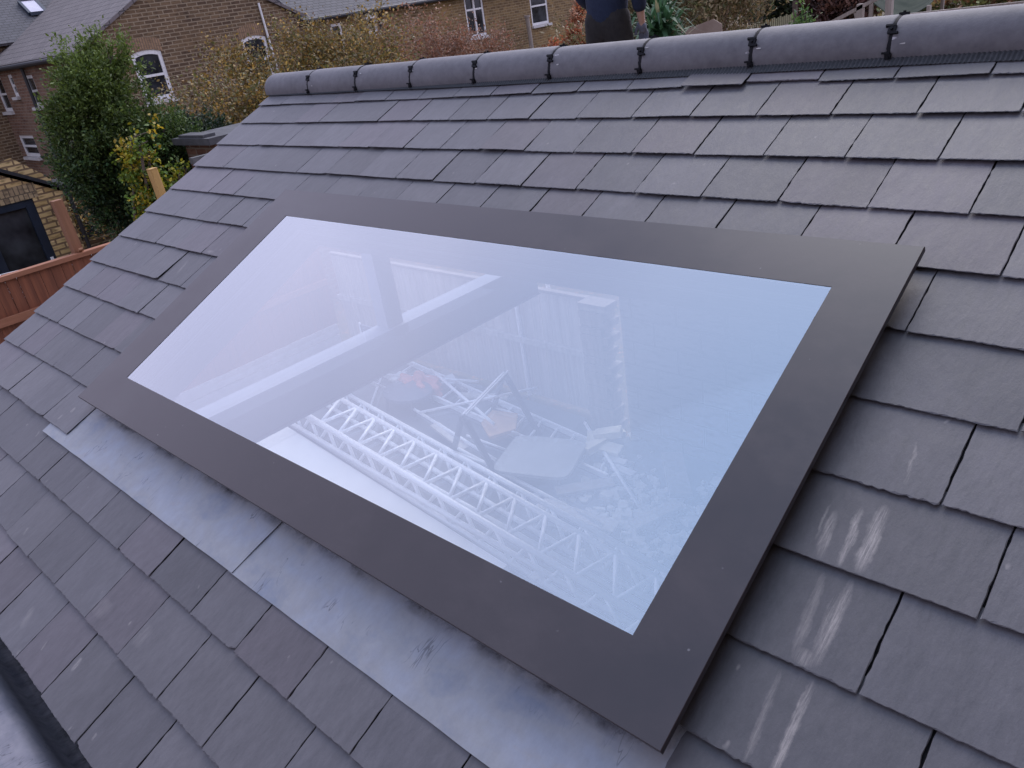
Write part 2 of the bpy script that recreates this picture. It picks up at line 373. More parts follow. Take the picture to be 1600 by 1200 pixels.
class MB:
    """collects polygons, then becomes one mesh object"""
    def __init__(s): s.v, s.f, s.mi, s.c = [], [], [], []
    def poly(s, pts, mi=0, c=None):
        i = len(s.v); s.v += [tuple(p) for p in pts]; s.f.append(tuple(range(i, i + len(pts)))); s.mi.append(mi); s.c.append(c)
    def box(s, a, b, mi=0, bev=0):
        (x0, y0, z0), (x1, y1, z1) = a, b
        x0, x1 = min(x0, x1), max(x0, x1); y0, y1 = min(y0, y1), max(y0, y1); z0, z1 = min(z0, z1), max(z0, z1)
        s.prism([(x0, y0), (x1, y0), (x1, y1), (x0, y1)], z0, z1, mi)
    def prism(s, outline, z0, z1, mi=0, M4=None):
        n = len(outline)
        lo = [Vector((x, y, z0)) for x, y in outline]; hi = [Vector((x, y, z1)) for x, y in outline]
        if M4 is not None: lo = [M4 @ p for p in lo]; hi = [M4 @ p for p in hi]
        i = len(s.v); s.v += [tuple(p) for p in lo + hi]
        fs = [tuple(i + k for k in reversed(range(n))), tuple(i + n + k for k in range(n))]
        fs += [(i + k, i + (k + 1) % n, i + n + (k + 1) % n, i + n + k) for k in range(n)]
        s.f += fs; s.mi += [mi] * len(fs); s.c += [None] * len(fs)
    def obox(s, p, q, w_, h_, mi=0, upv=Vector((0, 0, 1)), c=None):
        """box bar from p to q with width w_ and height h_"""
        p, q = Vector(p), Vector(q); d = (q - p); l = d.length; d.normalize()
        if abs(d.dot(upv)) > .99: upv = Vector((1, 0, 0))
        sx = d.cross(upv).normalized(); sz = sx.cross(d).normalized()
        i = len(s.v)
        for t in (p, q):
            for a, b in ((-1, -1), (1, -1), (1, 1), (-1, 1)): s.v.append(tuple(t + sx * a * w_ / 2 + sz * b * h_ / 2))
        fs = [(i, i + 1, i + 2, i + 3), (i + 7, i + 6, i + 5, i + 4)] + [(i + k, i + 4 + k, i + 4 + (k + 1) % 4, i + (k + 1) % 4) for k in range(4)]
        s.f += fs; s.mi += [mi] * 6; s.c += [c] * 6
    def tube(s, pts, radii, n=8, mi=0, cap=True, c=None):
        pts = [Vector(p) for p in pts]
        if isinstance(radii, (int, float)): radii = [radii] * len(pts)
        rings = []
        d0 = (pts[1] - pts[0]).normalized(); ref = Vector((0, 0, 1)) if abs(d0.z) < .9 else Vector((1, 0, 0))
        for k, p in enumerate(pts):
            d = (pts[min(k + 1, len(pts) - 1)] - pts[max(k - 1, 0)]).normalized()
            a = d.cross(ref).normalized(); b = d.cross(a).normalized()
            i = len(s.v); rings.append(i)
            for j in range(n):
                th = 2 * math.pi * j / n; s.v.append(tuple(p + (a * math.cos(th) + b * math.sin(th)) * radii[k]))
        for r0, r1 in zip(rings, rings[1:]):
            for j in range(n):
                s.f.append((r0 + j, r1 + j, r1 + (j + 1) % n, r0 + (j + 1) % n)); s.mi.append(mi); s.c.append(c)
        if cap:
            s.f.append(tuple(rings[0] + j for j in range(n))); s.mi.append(mi); s.c.append(c)
            s.f.append(tuple(rings[-1] + j for j in reversed(range(n)))); s.mi.append(mi); s.c.append(c)
    def build(s, name, mats, parent=None, smooth=False, uv=False, rot=None, loc=None):
        me = bpy.data.meshes.new(name); me.from_pydata(s.v, [], s.f)
        mats = mats if isinstance(mats, (list, tuple)) else [mats]
        for m in mats: me.materials.append(m)
        me.polygons.foreach_set('material_index', s.mi)
        if smooth: me.polygons.foreach_set('use_smooth', [True] * len(s.f))
        if any(c is not None for c in s.c):
            ca = me.color_attributes.new("Col", 'FLOAT_COLOR', 'CORNER'); dat = []
            for f_, c in zip(s.f, s.c): dat += list((*(c or (.5, .5, .5)), 1.0)) * len(f_)
            ca.data.foreach_set('color', dat)
        me.update()
        if uv: box_uv(me)
        o = bpy.data.objects.new(name, me); col.objects.link(o)
        if parent: o.parent = parent
        if rot: o.rotation_euler = rot
        if loc: o.location = loc
        return o

def box_uv(me):
    u = me.uv_layers.new(name="UVMap")
    for p in me.polygons:
        n = p.normal
        if abs(n.z) > .25 and abs(n.z) < .985 or abs(n.z) >= .985:
            # roof or flat: u along the level direction, v up the slope
            h = Vector((n.x, n.y, 0))
            lev = Vector((-h.y, h.x, 0)).normalized() if h.length > .02 else Vector((1, 0, 0))
        else:
            lev = Vector((-n.y, n.x, 0)).normalized()
        up = n.cross(lev).normalized()
        if up.z < 0: up = -up
        for li in p.loop_indices:
            co = me.vertices[me.loops[li].vertex_index].co
            u.data[li].uv = (co.dot(lev), co.dot(up))

def R3(u, v, n): return Vector((u, v * CT - n * ST, v * ST + n * CT))
ROOF_ROT = (PITCH, 0, 0)

# ------------------------------------------------------------------ the ground
def displaced_ground():
    mb = MB(); 
    mb.poly([(-150, -120, -2.62), (150, -120, -2.62), (150, 200, -2.62), (-150, 200, -2.62)])
    m, t, b, o = new_mat("garden_ground")
    v = t.nodes.new("ShaderNodeTexCoord").outputs['Object']
    g = ramp(t, noise(t, v, 1.1, 6, .7), [(.35, (.055, .065, .025)), (.5, (.12, .095, .055)), (.62, (.16, .12, .09)), (.75, (.07, .085, .03))])
    lf = mathn(t, 'MULTIPLY', mathn(t, 'SUBTRACT', noise(t, v, 14, 3, .6), .58), 12, True)
    t.links.new(mixc(t, lf, g, (.33, .14, .05)), b.inputs['Base Color']); b.inputs['Roughness'].default_value = .95
    bump(t, b, noise(t, v, 8, 6, .8), .8, .06)
    return tag(mb.build("ground", m), kind="structure")
displaced_ground()
mb = MB(); mb.box((-8.7, -4, -2.63), (-4.55, 4.6, -2.60))
patio_m = simple("patio", (.11, .11, .115), (.20, .20, .205), 2.2, .9, .3)
tag(mb.build("patio", patio_m), kind="structure")

# ------------------------------------------------------------------ our roof (one building)
house = empty("extension", (0, 0, 0))
tag(house, "single storey extension with a pitched dark slate roof and clay ridge, in the foreground", "building")

g_ = .2435
ext = lambda last, n=12: [last + g_ * (i + 1) for i in range(n)]
extl = lambda first, n=10: [first - g_ * (i + 1) for i in range(n)][::-1]
COURSES = [  # tail height up the slope, joints along the ridge
 (2.145, [-4.28, -4.05, -3.78, -3.56, -3.31, -3.06, -2.81, -2.57, -2.33, -2.09, -1.85, -1.61, -1.37, -1.12, -.89, -.64] + ext(-.64)),
 (1.975, [-4.18, -3.93, -3.70, -3.20, -2.95, -2.70, -2.46, -2.22, -1.98, -1.73, -1.49, -1.25, -1.01, -.77, -.52] + ext(-.52)),
 (1.780, [-4.05, -3.80, -3.55, -3.31, -3.07, -2.82, -2.58, -2.34, -2.10, -1.86, -1.61, -1.37, -1.13, -.89, -.65] + ext(-.65)),
 (1.585, [-4.17, -3.93, -3.45, -3.20, -2.94, -2.69, -2.45, -2.21, -1.97, -1.72, -1.48, -1.24, -1.00, -.76, -.52] + ext(-.52)),
 (1.392, [-4.06, -3.79, -3.57, -3.32, -3.07, -2.82, -2.57, -2.32, -2.08, -1.84, -1.61, -1.37, -1.13, -.88, -.64, -.40] + ext(-.40)),
 (1.198, [-4.16, -3.91, -3.68, -3.44, -.53, -.285] + ext(-.285)),
 (1.002, [-4.29, -4.06, -3.82, -3.55, -.26, -.02] + ext(-.02)),
 (.802, [-4.20, -3.94, -3.69, -3.45, -.33] + ext(-.33)),
 (.612, [-4.30, -4.07, -3.82, -3.57, -.21] + ext(-.21)),
 (.414, [-4.18, -3.96, -3.71, -3.47, -.33] + ext(-.33)),
 (.222, [-4.30, -4.07, -3.82, -3.58, -.21] + ext(-.21)),
 (.030, [-4.20, -3.95, -3.71, -3.48, -.33] + ext(-.33)),
 (-.160, [-4.30, -4.07, -3.83, -3.59, -3.34, -3.10, -2.86, -2.61, -2.37, -2.14, -1.88, -1.64, -1.39, -1.15] + ext(-1.15)),
 (-.352, extl(-2.76, 7) + [-2.76, -2.51, -2.25, -2.01, -1.76, -1.52] + ext(-1.52, 14)),
 (-.552, extl(-2.39, 8) + [-2.39, -2.16, -1.90] + ext(-1.90, 14)),
]
TIGHT = {(1.780, -3.80), (1.780, -3.55), (1.780, -2.58), (1.002, -4.29), (1.002, -3.82), (.612, -3.82), (-.160, -2.86), (1.392, -3.79), (1.585, -2.94), (2.145, -3.78), (-.160, -1.88), (.222, -3.82)}
VERGE, RIGHT = -4.53, 1.25
HOLE = (-3.17, -.63, .24, 1.33)                 # slates stop under the skylight's border
def slate(mb, u0, u1, v0, g0, g1, chip=True):
    vt = v0 + .228
    tone = (random.random() ** 1.5 * .8, random.random(), random.random())
    lift = random.uniform(-.0012, .0022); tilt = random.uniform(-.0015, .0015)
    if random.random() < .06: lift += .003
    if v0 > 2.1 and abs(u0 + 1.61) < .02: lift += .009; off_ = -.010
    elif v0 > 2.1 and abs(u0 + 1.37) < .02: off_ = .012
    elif v0 > 2.1 and abs(u0 + .89) < .02: lift += .004; off_ = -.004
    else: off_ = 0
    if abs(v0 - .03) < .01: lift += .0065
    jit = random.gauss(0, .0015) + off_
    th = random.uniform(.0042, .0056)
    a, b = u0 + g0, u1 - g1
    wdt = b - a
    if wdt < .02: return
    out = []; inn = []
    n = max(6, int(wdt / .007))
    rough = random.uniform(.35, 1.15)
    cl, crn = (random.random() < .05), (random.random() < .07)
    for k in range(n + 1):                                       # tail, left to right
        f = k / n; x = a + wdt * f
        e = random.gauss(0, .0009 * rough) + .0005 * math.sin(f * 9 + tone[1] * 9)
        if cl and f < .10: e += (.10 - f) * .06
        if crn and f > .90: e += (f - .90) * .08
        dep = abs(random.gauss(0, .0020)) * rough + .0006
        out.append((x, v0 + jit + e)); inn.append((min(max(x, a + .0022), b - .0022), v0 + jit + e + dep))
    m = 14
    for k in range(1, m + 1):                                    # right edge up
        f = k / m; y = v0 + (vt - v0) * f
        e = random.gauss(0, .0007)
        out.append((b + e, y)); inn.append((b + e - abs(random.gauss(0, .0007)) - .0005, y - (.002 if k == m else 0)))
    for k in range(m, 0, -1):
        f = k / m; y = v0 + (vt - v0) * f
        e = random.gauss(0, .0007)
        out.append((a + e, y)); inn.append((a + e + abs(random.gauss(0, .0007)) + .0005, y - (.002 if k == m else 0)))
    def zt(x, y): return .0088 + lift * (1 - (y - v0) / .2) - (y - v0) * .046 + tilt * ((x - a) / wdt - .5) * 2
    i = len(mb.v); N_ = len(out)
    mb.v += [(x, y, zt(x, y)) for x, y in inn]
    mb.v += [(x, y, zt(x, y) - random.uniform(.0006, .0020)) for x, y in out]
    mb.v += [(min(max(x, a + .004), b - .004), max(y, v0 + .007 + random.uniform(0, .002)), zt(x, y) - th) for x, y in out]
    mb.f.append(tuple(range(i, i + N_))); cnt = 1
    for k in range(N_):
        k2 = (k + 1) % N_
        mb.f.append((i + N_ + k, i + N_ + k2, i + k2, i + k)); mb.f.append((i + 2 * N_ + k, i + 2 * N_ + k2, i + N_ + k2, i + N_ + k)); cnt += 2
    mb.mi += [0] * cnt; mb.c += [tone] * cnt

mb = MB()
for v0, joints in COURSES:
    js = [VERGE + random.gauss(0, .003)] + [j + random.gauss(0, .001) for j in joints if j < RIGHT] + [RIGHT]
    raw = [VERGE] + [j for j in joints if j < RIGHT] + [RIGHT]
    for k in range(len(js) - 1):
        a, b = js[k], js[k + 1]
        if v0 < 1.39 and v0 + .19 > .21 and v0 > .1:           # beside the skylight
            if a > HOLE[0] and b < HOLE[1]: continue
            if a < HOLE[0] < b and b <= HOLE[1]: b = HOLE[0]
            elif a < HOLE[1] < b and a > HOLE[0]: a = HOLE[1]
            elif a < HOLE[0] and b > HOLE[1]:
                slate(mb, a, HOLE[0], v0, .0015, .0015); a = HOLE[1]
        if abs(v0 - .03) < .01:                                 # the course cut for the lead apron
            if a > -3.21 and b < -.56: continue
            if a < -3.20 and b > -.56: slate(mb, a, -3.20, v0, .0015, .0015); a = -.56
            if a < -3.20 < b: b = -3.20
            elif a < -.56 < b: a = -.56
        g0 = .0004 if (v0, raw[k]) in TIGHT else random.uniform(.0013, .0025)
        g1 = .0004 if (v0, raw[k + 1]) in TIGHT else random.uniform(.0013, .0025)
        slate(mb, a, b, v0, g0, g1)
mb.build("slates", M['slate'], house, rot=ROOF_ROT)

# unseen rear wall of the adjoining house, added to shade the roof from the right
mh = empty("unseen_house_wall", (0, 0, 0)); tag(mh, "tall unseen brick house wall outside the right edge, added to shade the slate roof", "house")
mb = MB(); mb.box((RIGHT + .002, -7, -2.62), (RIGHT + .3, 9, 5.6)); mb.build("wall", M['stock'], mh, uv=True)

# dark deck below the slates, open under the skylight
mb = MB()
I0, I1, J0, J1 = -3.113, -.632, .248, 1.311
for (a, b, c, d) in ((VERGE + .02, I0, -.53, 2.30), (I1, RIGHT, -.53, 2.30), (I0, I1, -.53, J0), (I0, I1, J1, 2.30)):
    mb.box((a, c, -.035), (b, d, -.0095))
mb.build("roof_deck", M['felt'], house, rot=ROOF_ROT)

# far slope, walls, soffit of the extension
RY, RZ = 2.11, .978
EY, EZ = 4.62, .978 - (4.62 - 2.11) * math.tan(PITCH)
mb = MB()
mb.prism([(VERGE, RY + .0), (RIGHT, RY), (RIGHT, EY), (VERGE, EY)], 0, .001)
mb.v = [(x, y, RZ - .0 - (y - RY) * math.tan(PITCH) - (.03 if z == 0 else 0)) for x, y, z in mb.v]
mb.build("far_slope", M['slate'], house)
mb = MB()
mb.box((-3.95, 4.50, -2.6), (RIGHT, 4.60, -.30)); mb.box((-1.0, -.40, -2.6), (RIGHT, -.28, -.28))
mb.box((RIGHT - .1, -.28, -2.6), (RIGHT, 4.50, -.3))
mb.build("block_wall", M['block'], house, uv=True)
mb = MB()
random.seed(5)
z = -2.6
k = 0
while z < -1.30:
    w_ = .29 if k % 2 else .25
    mb.box((-4.36, 4.42 + random.uniform(-.01, .01), z), (-4.36 + w_ + random.uniform(-.02, .03), 4.60, z + .068)); z += .075; k += 1
mb.build("brick_pier", M['grey_wood'], house)
mb = MB(); mb.box((-4.47, -.40, -.96), (-4.32, 3.9, -.70))
mb.box((-4.475, -.40, -.975), (-4.30, 3.9, -.962)); mb.box((-4.475, -.40, -.698), (-4.30, 3.9, -.680))
mb.build("steel_beam", M['beam'], house)
mb = MB(); mb.box((-4.46, 2.36, -.68), (-4.34, 2.50, .72)); mb.build("king_post", M['beam'], house)
# concrete floor
mb = MB(); mb.box((-4.55, -.28, -2.66), (RIGHT, 4.5, -2.596)); mb.build("floor_slab", M['concrete'], house)

# lead apron: two overlapping sheets, a little uneven
def lead_sheet(name, u0, u1, v0, v1, n0, seed, skew0=0, skew1=0, tip=0):
    r = np.random.default_rng(seed); nu, nv = 90, 12
    mbl = MB(); vs = []
    ph = r.uniform(0, 6, 6)
    for j in range(nv + 1):
        for i in range(nu + 1):
            fu, fv = i / nu, j / nv
            u = u0 + skew0 * fv + (u1 + skew1 * fv - u0 - skew0 * fv) * fu; v = v0 + (v1 - v0) * fv
            if j == 0: v += .0007 * math.sin(u * 5 + ph[0]) + .0004 * math.sin(u * 31 + ph[1])
            n = n0 + .0020 * math.sin(u * 7 + ph[2] + v * 9) * fv + .0009 * math.sin(u * 19 + ph[3] - v * 24) * fv + .0005 * math.sin(u * 43 + v * 33 + ph[4])
            n -= .046 * (v - v0)
            vs.append((u, v, n))
    mbl.v = vs
    W = nu + 1
    for j in range(nv):
        for i in range(nu):
            a = j * W + i; mbl.f.append((a, a + 1, a + W + 1, a + W))
    mbl.mi = [0] * len(mbl.f); mbl.c = [None] * len(mbl.f)
    o = mbl.build(name, M['lead'], house, smooth=False, rot=ROOF_ROT)
    s = o.modifiers.new("thick", 'SOLIDIFY'); s.thickness = .0028; s.offset = 1
    return o
lead_sheet("lead_flashing", -3.39, -1.845, -.015, .30, .0080, 1, 0, .035)
lead_sheet("lead_flashing", -1.868, -.50, -.017, .30, .0048, 2, .035, 0)

# lead box gutter beyond the eaves
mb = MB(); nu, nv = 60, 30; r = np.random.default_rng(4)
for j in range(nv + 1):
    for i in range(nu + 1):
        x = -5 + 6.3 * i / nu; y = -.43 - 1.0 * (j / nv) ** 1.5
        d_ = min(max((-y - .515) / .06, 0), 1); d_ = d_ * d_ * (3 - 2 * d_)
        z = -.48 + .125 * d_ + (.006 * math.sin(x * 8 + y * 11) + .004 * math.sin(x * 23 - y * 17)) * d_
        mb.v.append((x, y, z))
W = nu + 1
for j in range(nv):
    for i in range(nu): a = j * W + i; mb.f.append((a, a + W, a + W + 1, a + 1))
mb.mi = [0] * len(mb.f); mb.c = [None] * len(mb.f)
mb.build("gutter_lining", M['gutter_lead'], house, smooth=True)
mb = MB(); mb.box((-4.5, -.46, -.50), (RIGHT, -.43, -.262)); mb.build("fascia", M['blackrub'], house)
mb = MB(); mb.box((-5, -1.55, -2.6), (1.3, -1.44, -.25)); mb.build("parapet", M['stock'], house, uv=True)

# ridge: roll, tiles, unions and clips
mb = MB(); n = 900
RR, RCY, RCZ = .092, 2.112, .972
for k in range(n + 1):
    u = -4.52 + (RIGHT + 4.52) * k / n
    f = (u + 4.52) / 4.0
    edge = 2.232 - .036 * min(max(f, 0), 1.1) + .002 * math.sin(u * 5)
    for v_, nn in ((edge, .0105), (edge + .010, .0125), (2.26, .020)):
        p = R3(u, v_, nn + (.003 if k % 2 else 0)); mb.v.append(tuple(p))
for k in range(n):
    for j in range(2): a = k * 3 + j; mb.f.append((a, a + 3, a + 4, a + 1))
mb.mi = [0] * len(mb.f); mb.c = [None] * len(mb.f)
mb.build("ridge_roll", simple("roll_mesh", (.02, .02, .024), (.05, .05, .056), 90, .6, .1), house)

def arc_strip(mb, u0, u1, rad, a0, a1, n=28, thick=.012, jag=0, mi=0, endcap=False):
    pts = []
    for k in range(n + 1):
        a = a0 + (a1 - a0) * k / n
        pts.append((math.cos(a), math.sin(a)))
    i = len(mb.v)
    for (c_, s_) in pts:
        for (uu, rr) in ((u0, rad), (u1, rad), (u1, rad - thick), (u0, rad - thick)):
            mb.v.append((uu + random.uniform(-jag, jag), RCY - c_ * rr, RCZ + s_ * rr))
    for k in range(n):
        for j in range(4):
            a, b = i + 4 * k + j, i + 4 * k + (j + 1) % 4
            mb.f.append((a, a + 4, b + 4, b)); mb.mi.append(mi); mb.c.append(None)
    for base in (i, i + 4 * n):
        mb.f.append(tuple(base + j for j in range(4))); mb.mi.append(mi); mb.c.append(None)

JN = [-4.086 + .4497 * k for k in range(-1, 13)]
JN[0] = -4.545
random.seed(3)
for k in range(len(JN) - 1):
    if JN[k] > RIGHT: break
    a, b = JN[k], JN[k + 1]
    mb = MB()
    # softly rounded ends
    hi = random.uniform(-.0022, .003); sk = random.uniform(-.003, .003)
    prof = [(a + .003, -.0035), (a + .006, -.001), (a + .012, 0), (b - .012, 0), (b - .006, -.001), (b - .003, -.0035)]
    NA = 36; i0 = len(mb.v)
    for (uu, dr) in prof:
        for q in range(NA + 1):
            an = math.radians(-12) + math.radians(204) * q / NA
            rr = RR + dr + hi
            mb.v.append((uu, RCY - math.cos(an) * rr + sk, RCZ + math.sin(an) * rr + sk * .6 * (uu - a) / .45))
    for j in range(len(prof) - 1):
        for q in range(NA):
            p = j * (NA + 1) + q; mb.f.append((p, p + NA + 1, p + NA + 2, p + 1))
    for j in (0, len(prof) - 1):                      # end ring inward
        s0 = j * (NA + 1); i1 = len(mb.v)
        for q in range(NA + 1):
            an = math.radians(-12) + math.radians(204) * q / NA
            mb.v.append((prof[j][0] + (0 if j else 0), RCY - math.cos(an) * (RR - .016), RCZ + math.sin(an) * (RR - .016)))
        for q in range(NA):
            mb.f.append((s0 + q, s0 + q + 1, i1 + q + 1, i1 + q) if j == 0 else (s0 + q, i1 + q, i1 + q + 1, s0 + q + 1))
    if k == 0:                                        # closed end of the first tile
        i1 = len(mb.v)
        steps = 8
        for s_ in range(steps + 1):
            ph = (math.pi / 2) * s_ / steps
            for q in range(NA + 1):
                an = math.radians(-12) + math.radians(204) * q / NA
                rr = (RR - .0035) * (1 - .30 * (1 - math.cos(ph)))if s_ < steps else .0
                mb.v.append((a + .003 - .035 * math.sin(ph), RCY - math.cos(an) * rr, RCZ + math.sin(an) * rr))
        for s_ in range(steps):
            for q in range(NA):
                p = i1 + s_ * (NA + 1) + q; mb.f.append((p, p + 1, p + NA + 2, p + NA + 1))
    mb.mi = [0] * len(mb.f); mb.c = [None] * len(mb.f)
    tile = mb.build("ridge_tile", M['ridge'], house, smooth=True)
    um = MB()
    arc_strip(um, b - .006, b + .006, RR + .0002, math.radians(-14), math.radians(190), 60, .012, .0022)
    for an, (wu, wr) in ((math.radians(random.uniform(36, 41)), (.036, .019)), (math.radians(102), (.034, .024)), (math.radians(-8), (.030, .016))):
        # fixing clip: two plates and a screw head
        for (du_, da, ww, ll, hh) in ((0, 0, wu * .62, wr * 1.3, .007), (-.006, .13, wu * .8, wr * .35, .009), (.007, -.12, wu * .7, wr * .35, .008)):
            A = an + da; c_, s_ = math.cos(A), math.sin(A)
            ctr = Vector((b + du_, RCY - c_ * (RR + hh / 2), RCZ + s_ * (RR + hh / 2)))
            tn = Vector((0, s_, c_))
            um.obox(ctr - tn * ll / 2, ctr + tn * ll / 2, ww, hh, upv=Vector((0, -c_, s_)))
        c_, s_ = math.cos(an), math.sin(an)
        p = Vector((b, RCY - c_ * (RR + .006), RCZ + s_ * (RR + .006))); q = Vector((b, RCY - c_ * (RR + .013), RCZ + s_ * (RR + .013)))
        um.tube([p, q], .0045, 8)
    um.build("ridge_clip", M['black'], tile)
    sm = MB()                                         # smears of mortar left beside the joint
    for _ in range(1):
        an = math.radians(random.uniform(8, 50)); uc = b + random.uniform(.012, .05); 
        cpt = []
        for q in range(7):
            t_ = 2 * math.pi * q / 7; rr_ = random.uniform(.5, 1.2)
            A = an + math.sin(t_) * .028 * rr_; cpt.append((uc + math.cos(t_) * .009 * rr_, RCY - math.cos(A) * (RR + .003), RCZ + math.sin(A) * (RR + .003)))
        sm.poly(cpt)
    if abs(b - -.51) < .1 or (a < -.9 and b > -.6):
        pass
    if sm.f: sm.build("mortar_smear", M['stone'], tile)

# ------------------------------------------------------------------ skylight
skyl = empty("skylight", (0, 0, 0))
tag(skyl, "large fixed rooflight with charcoal border and pale blue reflecting glass, set in the slate roof", "skylight")
F0, F1, G0, G1 = -3.243, -.5515, .162, 1.400          # outer
A0, A1, B0, B1 = -3.045, -.700, .3158, 1.243          # visible glass
HT = .070
def ring(mb, o, i, z):
    (a0, a1, b0, b1), (c0, c1, d0, d1) = o, i
    mb.poly([(a0, b0, z), (a1, b0, z), (c1, d0, z), (c0, d0, z)]); mb.poly([(a1, b0, z), (a1, b1, z), (c1, d1, z), (c1, d0, z)])
    mb.poly([(a1, b1, z), (a0, b1, z), (c0, d1, z), (c1, d1, z)]); mb.poly([(a0, b1, z), (a0, b0, z), (c0, d0, z), (c0, d1, z)])
def wallring(mb, r1, z1, r2, z2):
    (a0, a1, b0, b1), (c0, c1, d0, d1) = r1, r2
    P = [(a0, b0, z1), (a1, b0, z1), (a1, b1, z1), (a0, b1, z1)]; Q = [(c0, d0, z2), (c1, d0, z2), (c1, d1, z2), (c0, d1, z2)]
    for k in range(4): mb.poly([Q[k], Q[(k + 1) % 4], P[(k + 1) % 4], P[k]])
mb = MB(); e = .0015
ring(mb, (F0 + e, F1 - e, G0 + e, G1 - e), (A0, A1, B0, B1), HT)
wallring(mb, (F0 + e, F1 - e, G0 + e, G1 - e), HT, (F0, F1, G0, G1), HT - e)
wallring(mb, (F0, F1, G0, G1), HT - e, (F0, F1, G0, G1), HT - .014)
ring(mb, (A0, A1, B0, B1), (F0, F1, G0, G1), HT - .014)
wallring(mb, (A0, A1, B0, B1), HT - .014, (A0, A1, B0, B1), HT)
mb.build("border", M['frame'], skyl, rot=ROOF_ROT)
mb = MB(); z = HT - .0012
mb.poly([(A0 - .0, B0, z), (A1, B0, z), (A1, B1, z), (A0, B1, z)])
mb.build("glass_pane", M['glass'], skyl, rot=ROOF_ROT)
mb = MB(); z = HT - .044
mb.poly([(A0 - .002, B0 - .002, z), (A1 + .002, B0 - .002, z), (A1 + .002, B1 + .002, z), (A0 - .002, B1 + .002, z)])
mb.build("glass_pane", M['inner_glass'], skyl, rot=ROOF_ROT)
# the spacer frame that shows as a paler band just inside the edge
mb = MB()
wallring(mb, (A0 + .001, A1 - .001, B0 + .001, B1 - .001), HT - .010, (A0 + .001, A1 - .001, B0 + .001, B1 - .001), HT - .043)
mb.build("spacer", M['spacer'], skyl, rot=ROOF_ROT)
mb = MB()
wallring(mb, (A0 + .0005, A1 - .0005, B0 + .0005, B1 - .0005), HT - .002, (A0 + .0005, A1 - .0005, B0 + .0005, B1 - .0005), HT - .0095)
mb.build("glass_edge", M['white'], skyl, rot=ROOF_ROT)
mb = MB()
s_ = .064
wallring(mb, (A0 - s_, A1 + s_, B0 - s_, B1 + s_), HT - .055, (A0 - s_, A1 + s_, B0 - s_, B1 + s_), -.17)
mb.build("reveal", M['plaster'], skyl, rot=ROOF_ROT)
mb = MB()                                             # black kerb below the border
k0 = (F0 + .085, F1 - .085, G0 + .085, G1 - .085)
wallring(mb, k0, HT - .0145, k0, -.03)
mb.build("kerb", M['black'], skyl, rot=ROOF_ROT)

# ------------------------------------------------------------------ things below the glass
def lattice(p0, p1, q0, q1, label, r=.025, zt=0):
    """lattice scaffold beam: two chords with zigzag bracing"""
    root = empty("lattice_beam", tuple(Vector(p0)))
    tag(root, label, "scaffold beam", "aluminium lattice beams lying on the floor")
    o = Vector(p0)
    p0, p1, q0, q1 = [Vector(x) - o for x in (p0, p1, q0, q1)]
    for a, b in ((p0, p1), (q0, q1)):
        m = MB(); m.tube([a, b], r, 10); m.build("chord", M['alu'], root, smooth=True)
    L_ = (p1 - p0).length; n = max(4, int(L_ / .36)); m = MB()
    for k in range(n):
        f0, f1, fm = k / n, (k + 1) / n, (k + .62) / n
        a, b, c = p0.lerp(p1, f0 + .03 / n), q0.lerp(q1, fm), p0.lerp(p1, f1)
        m.tube([a, b], r * .7, 8); m.tube([b, c], r * .7, 8)
    m.tube([p0.lerp(p1, .004), q0.lerp(q1, .004)], r * .6, 8)
    m.build("bracing", M['alu'], root, smooth=True)
def lad(p0, p1, q0, q1, label, n=16):
    root = empty("ladder", tuple(Vector(p0))); tag(root, label, "ladder")
    o = Vector(p0); p0, p1, q0, q1 = [Vector(x) - o for x in (p0, p1, q0, q1)]
    for a, b in ((p0, p1), (q0, q1)):
        m = MB(); m.obox(a, b, .028, .06); m.build("stile", M['alu'], root)
    for k in range(n):
        f = (k + .6) / n; m = MB(); m.tube([p0.lerp(p1, f), q0.lerp(q1, f)], .014, 8); m.build("rung", M['alu'], root, smooth=True)
lattice((-7.17, 3.28, -2.29), (-1.75, 2.63, -2.29), (-7.14, 2.87, -2.30), (-1.70, 2.30, -2.30), "topmost lattice beam of the stack under the glass, widest of the three")
lattice((-7.40, 3.50, -2.39), (-2.2, 2.86, -2.39), (-7.38, 3.36, -2.57), (-2.1, 2.70, -2.57), "lattice beam standing on edge behind the flat one")
lattice((-7.70, 2.98, -2.40), (-2.0, 2.42, -2.40), (-7.70, 2.91, -2.57), (-2.0, 2.35, -2.57), "narrow lattice beam nearest the pale board")
for (y0, y1, z, lb) in ((2.86, 2.45, -2.5, "thin pole beside the pale board, outermost of the two"), (3.02, 2.60, -2.46, "thin pole against the narrow lattice beam")):
    m = MB(); m.tube([(-7.72, y0, z), (-2.3, y1 - .02, z)], .024, 10)
    tag(m.build("scaffold_pole", M['alu'], smooth=True), lb, "pole", "poles beside the lattice beams")
lad((-7.5, 4.55, -2.52), (-3.85, 4.15, -2.55), (-7.46, 4.17, -2.52), (-3.7, 3.80, -2.55), "long ladder lying flat on the floor near the garden fence")
m = MB(); m.obox((-7.64, 4.02, -2.5), (-7.61, 4.68, -2.5), .05, .05)
tag(m.build("timber_batten", M['white']), "white batten lying across the end of the long ladder", "batten")
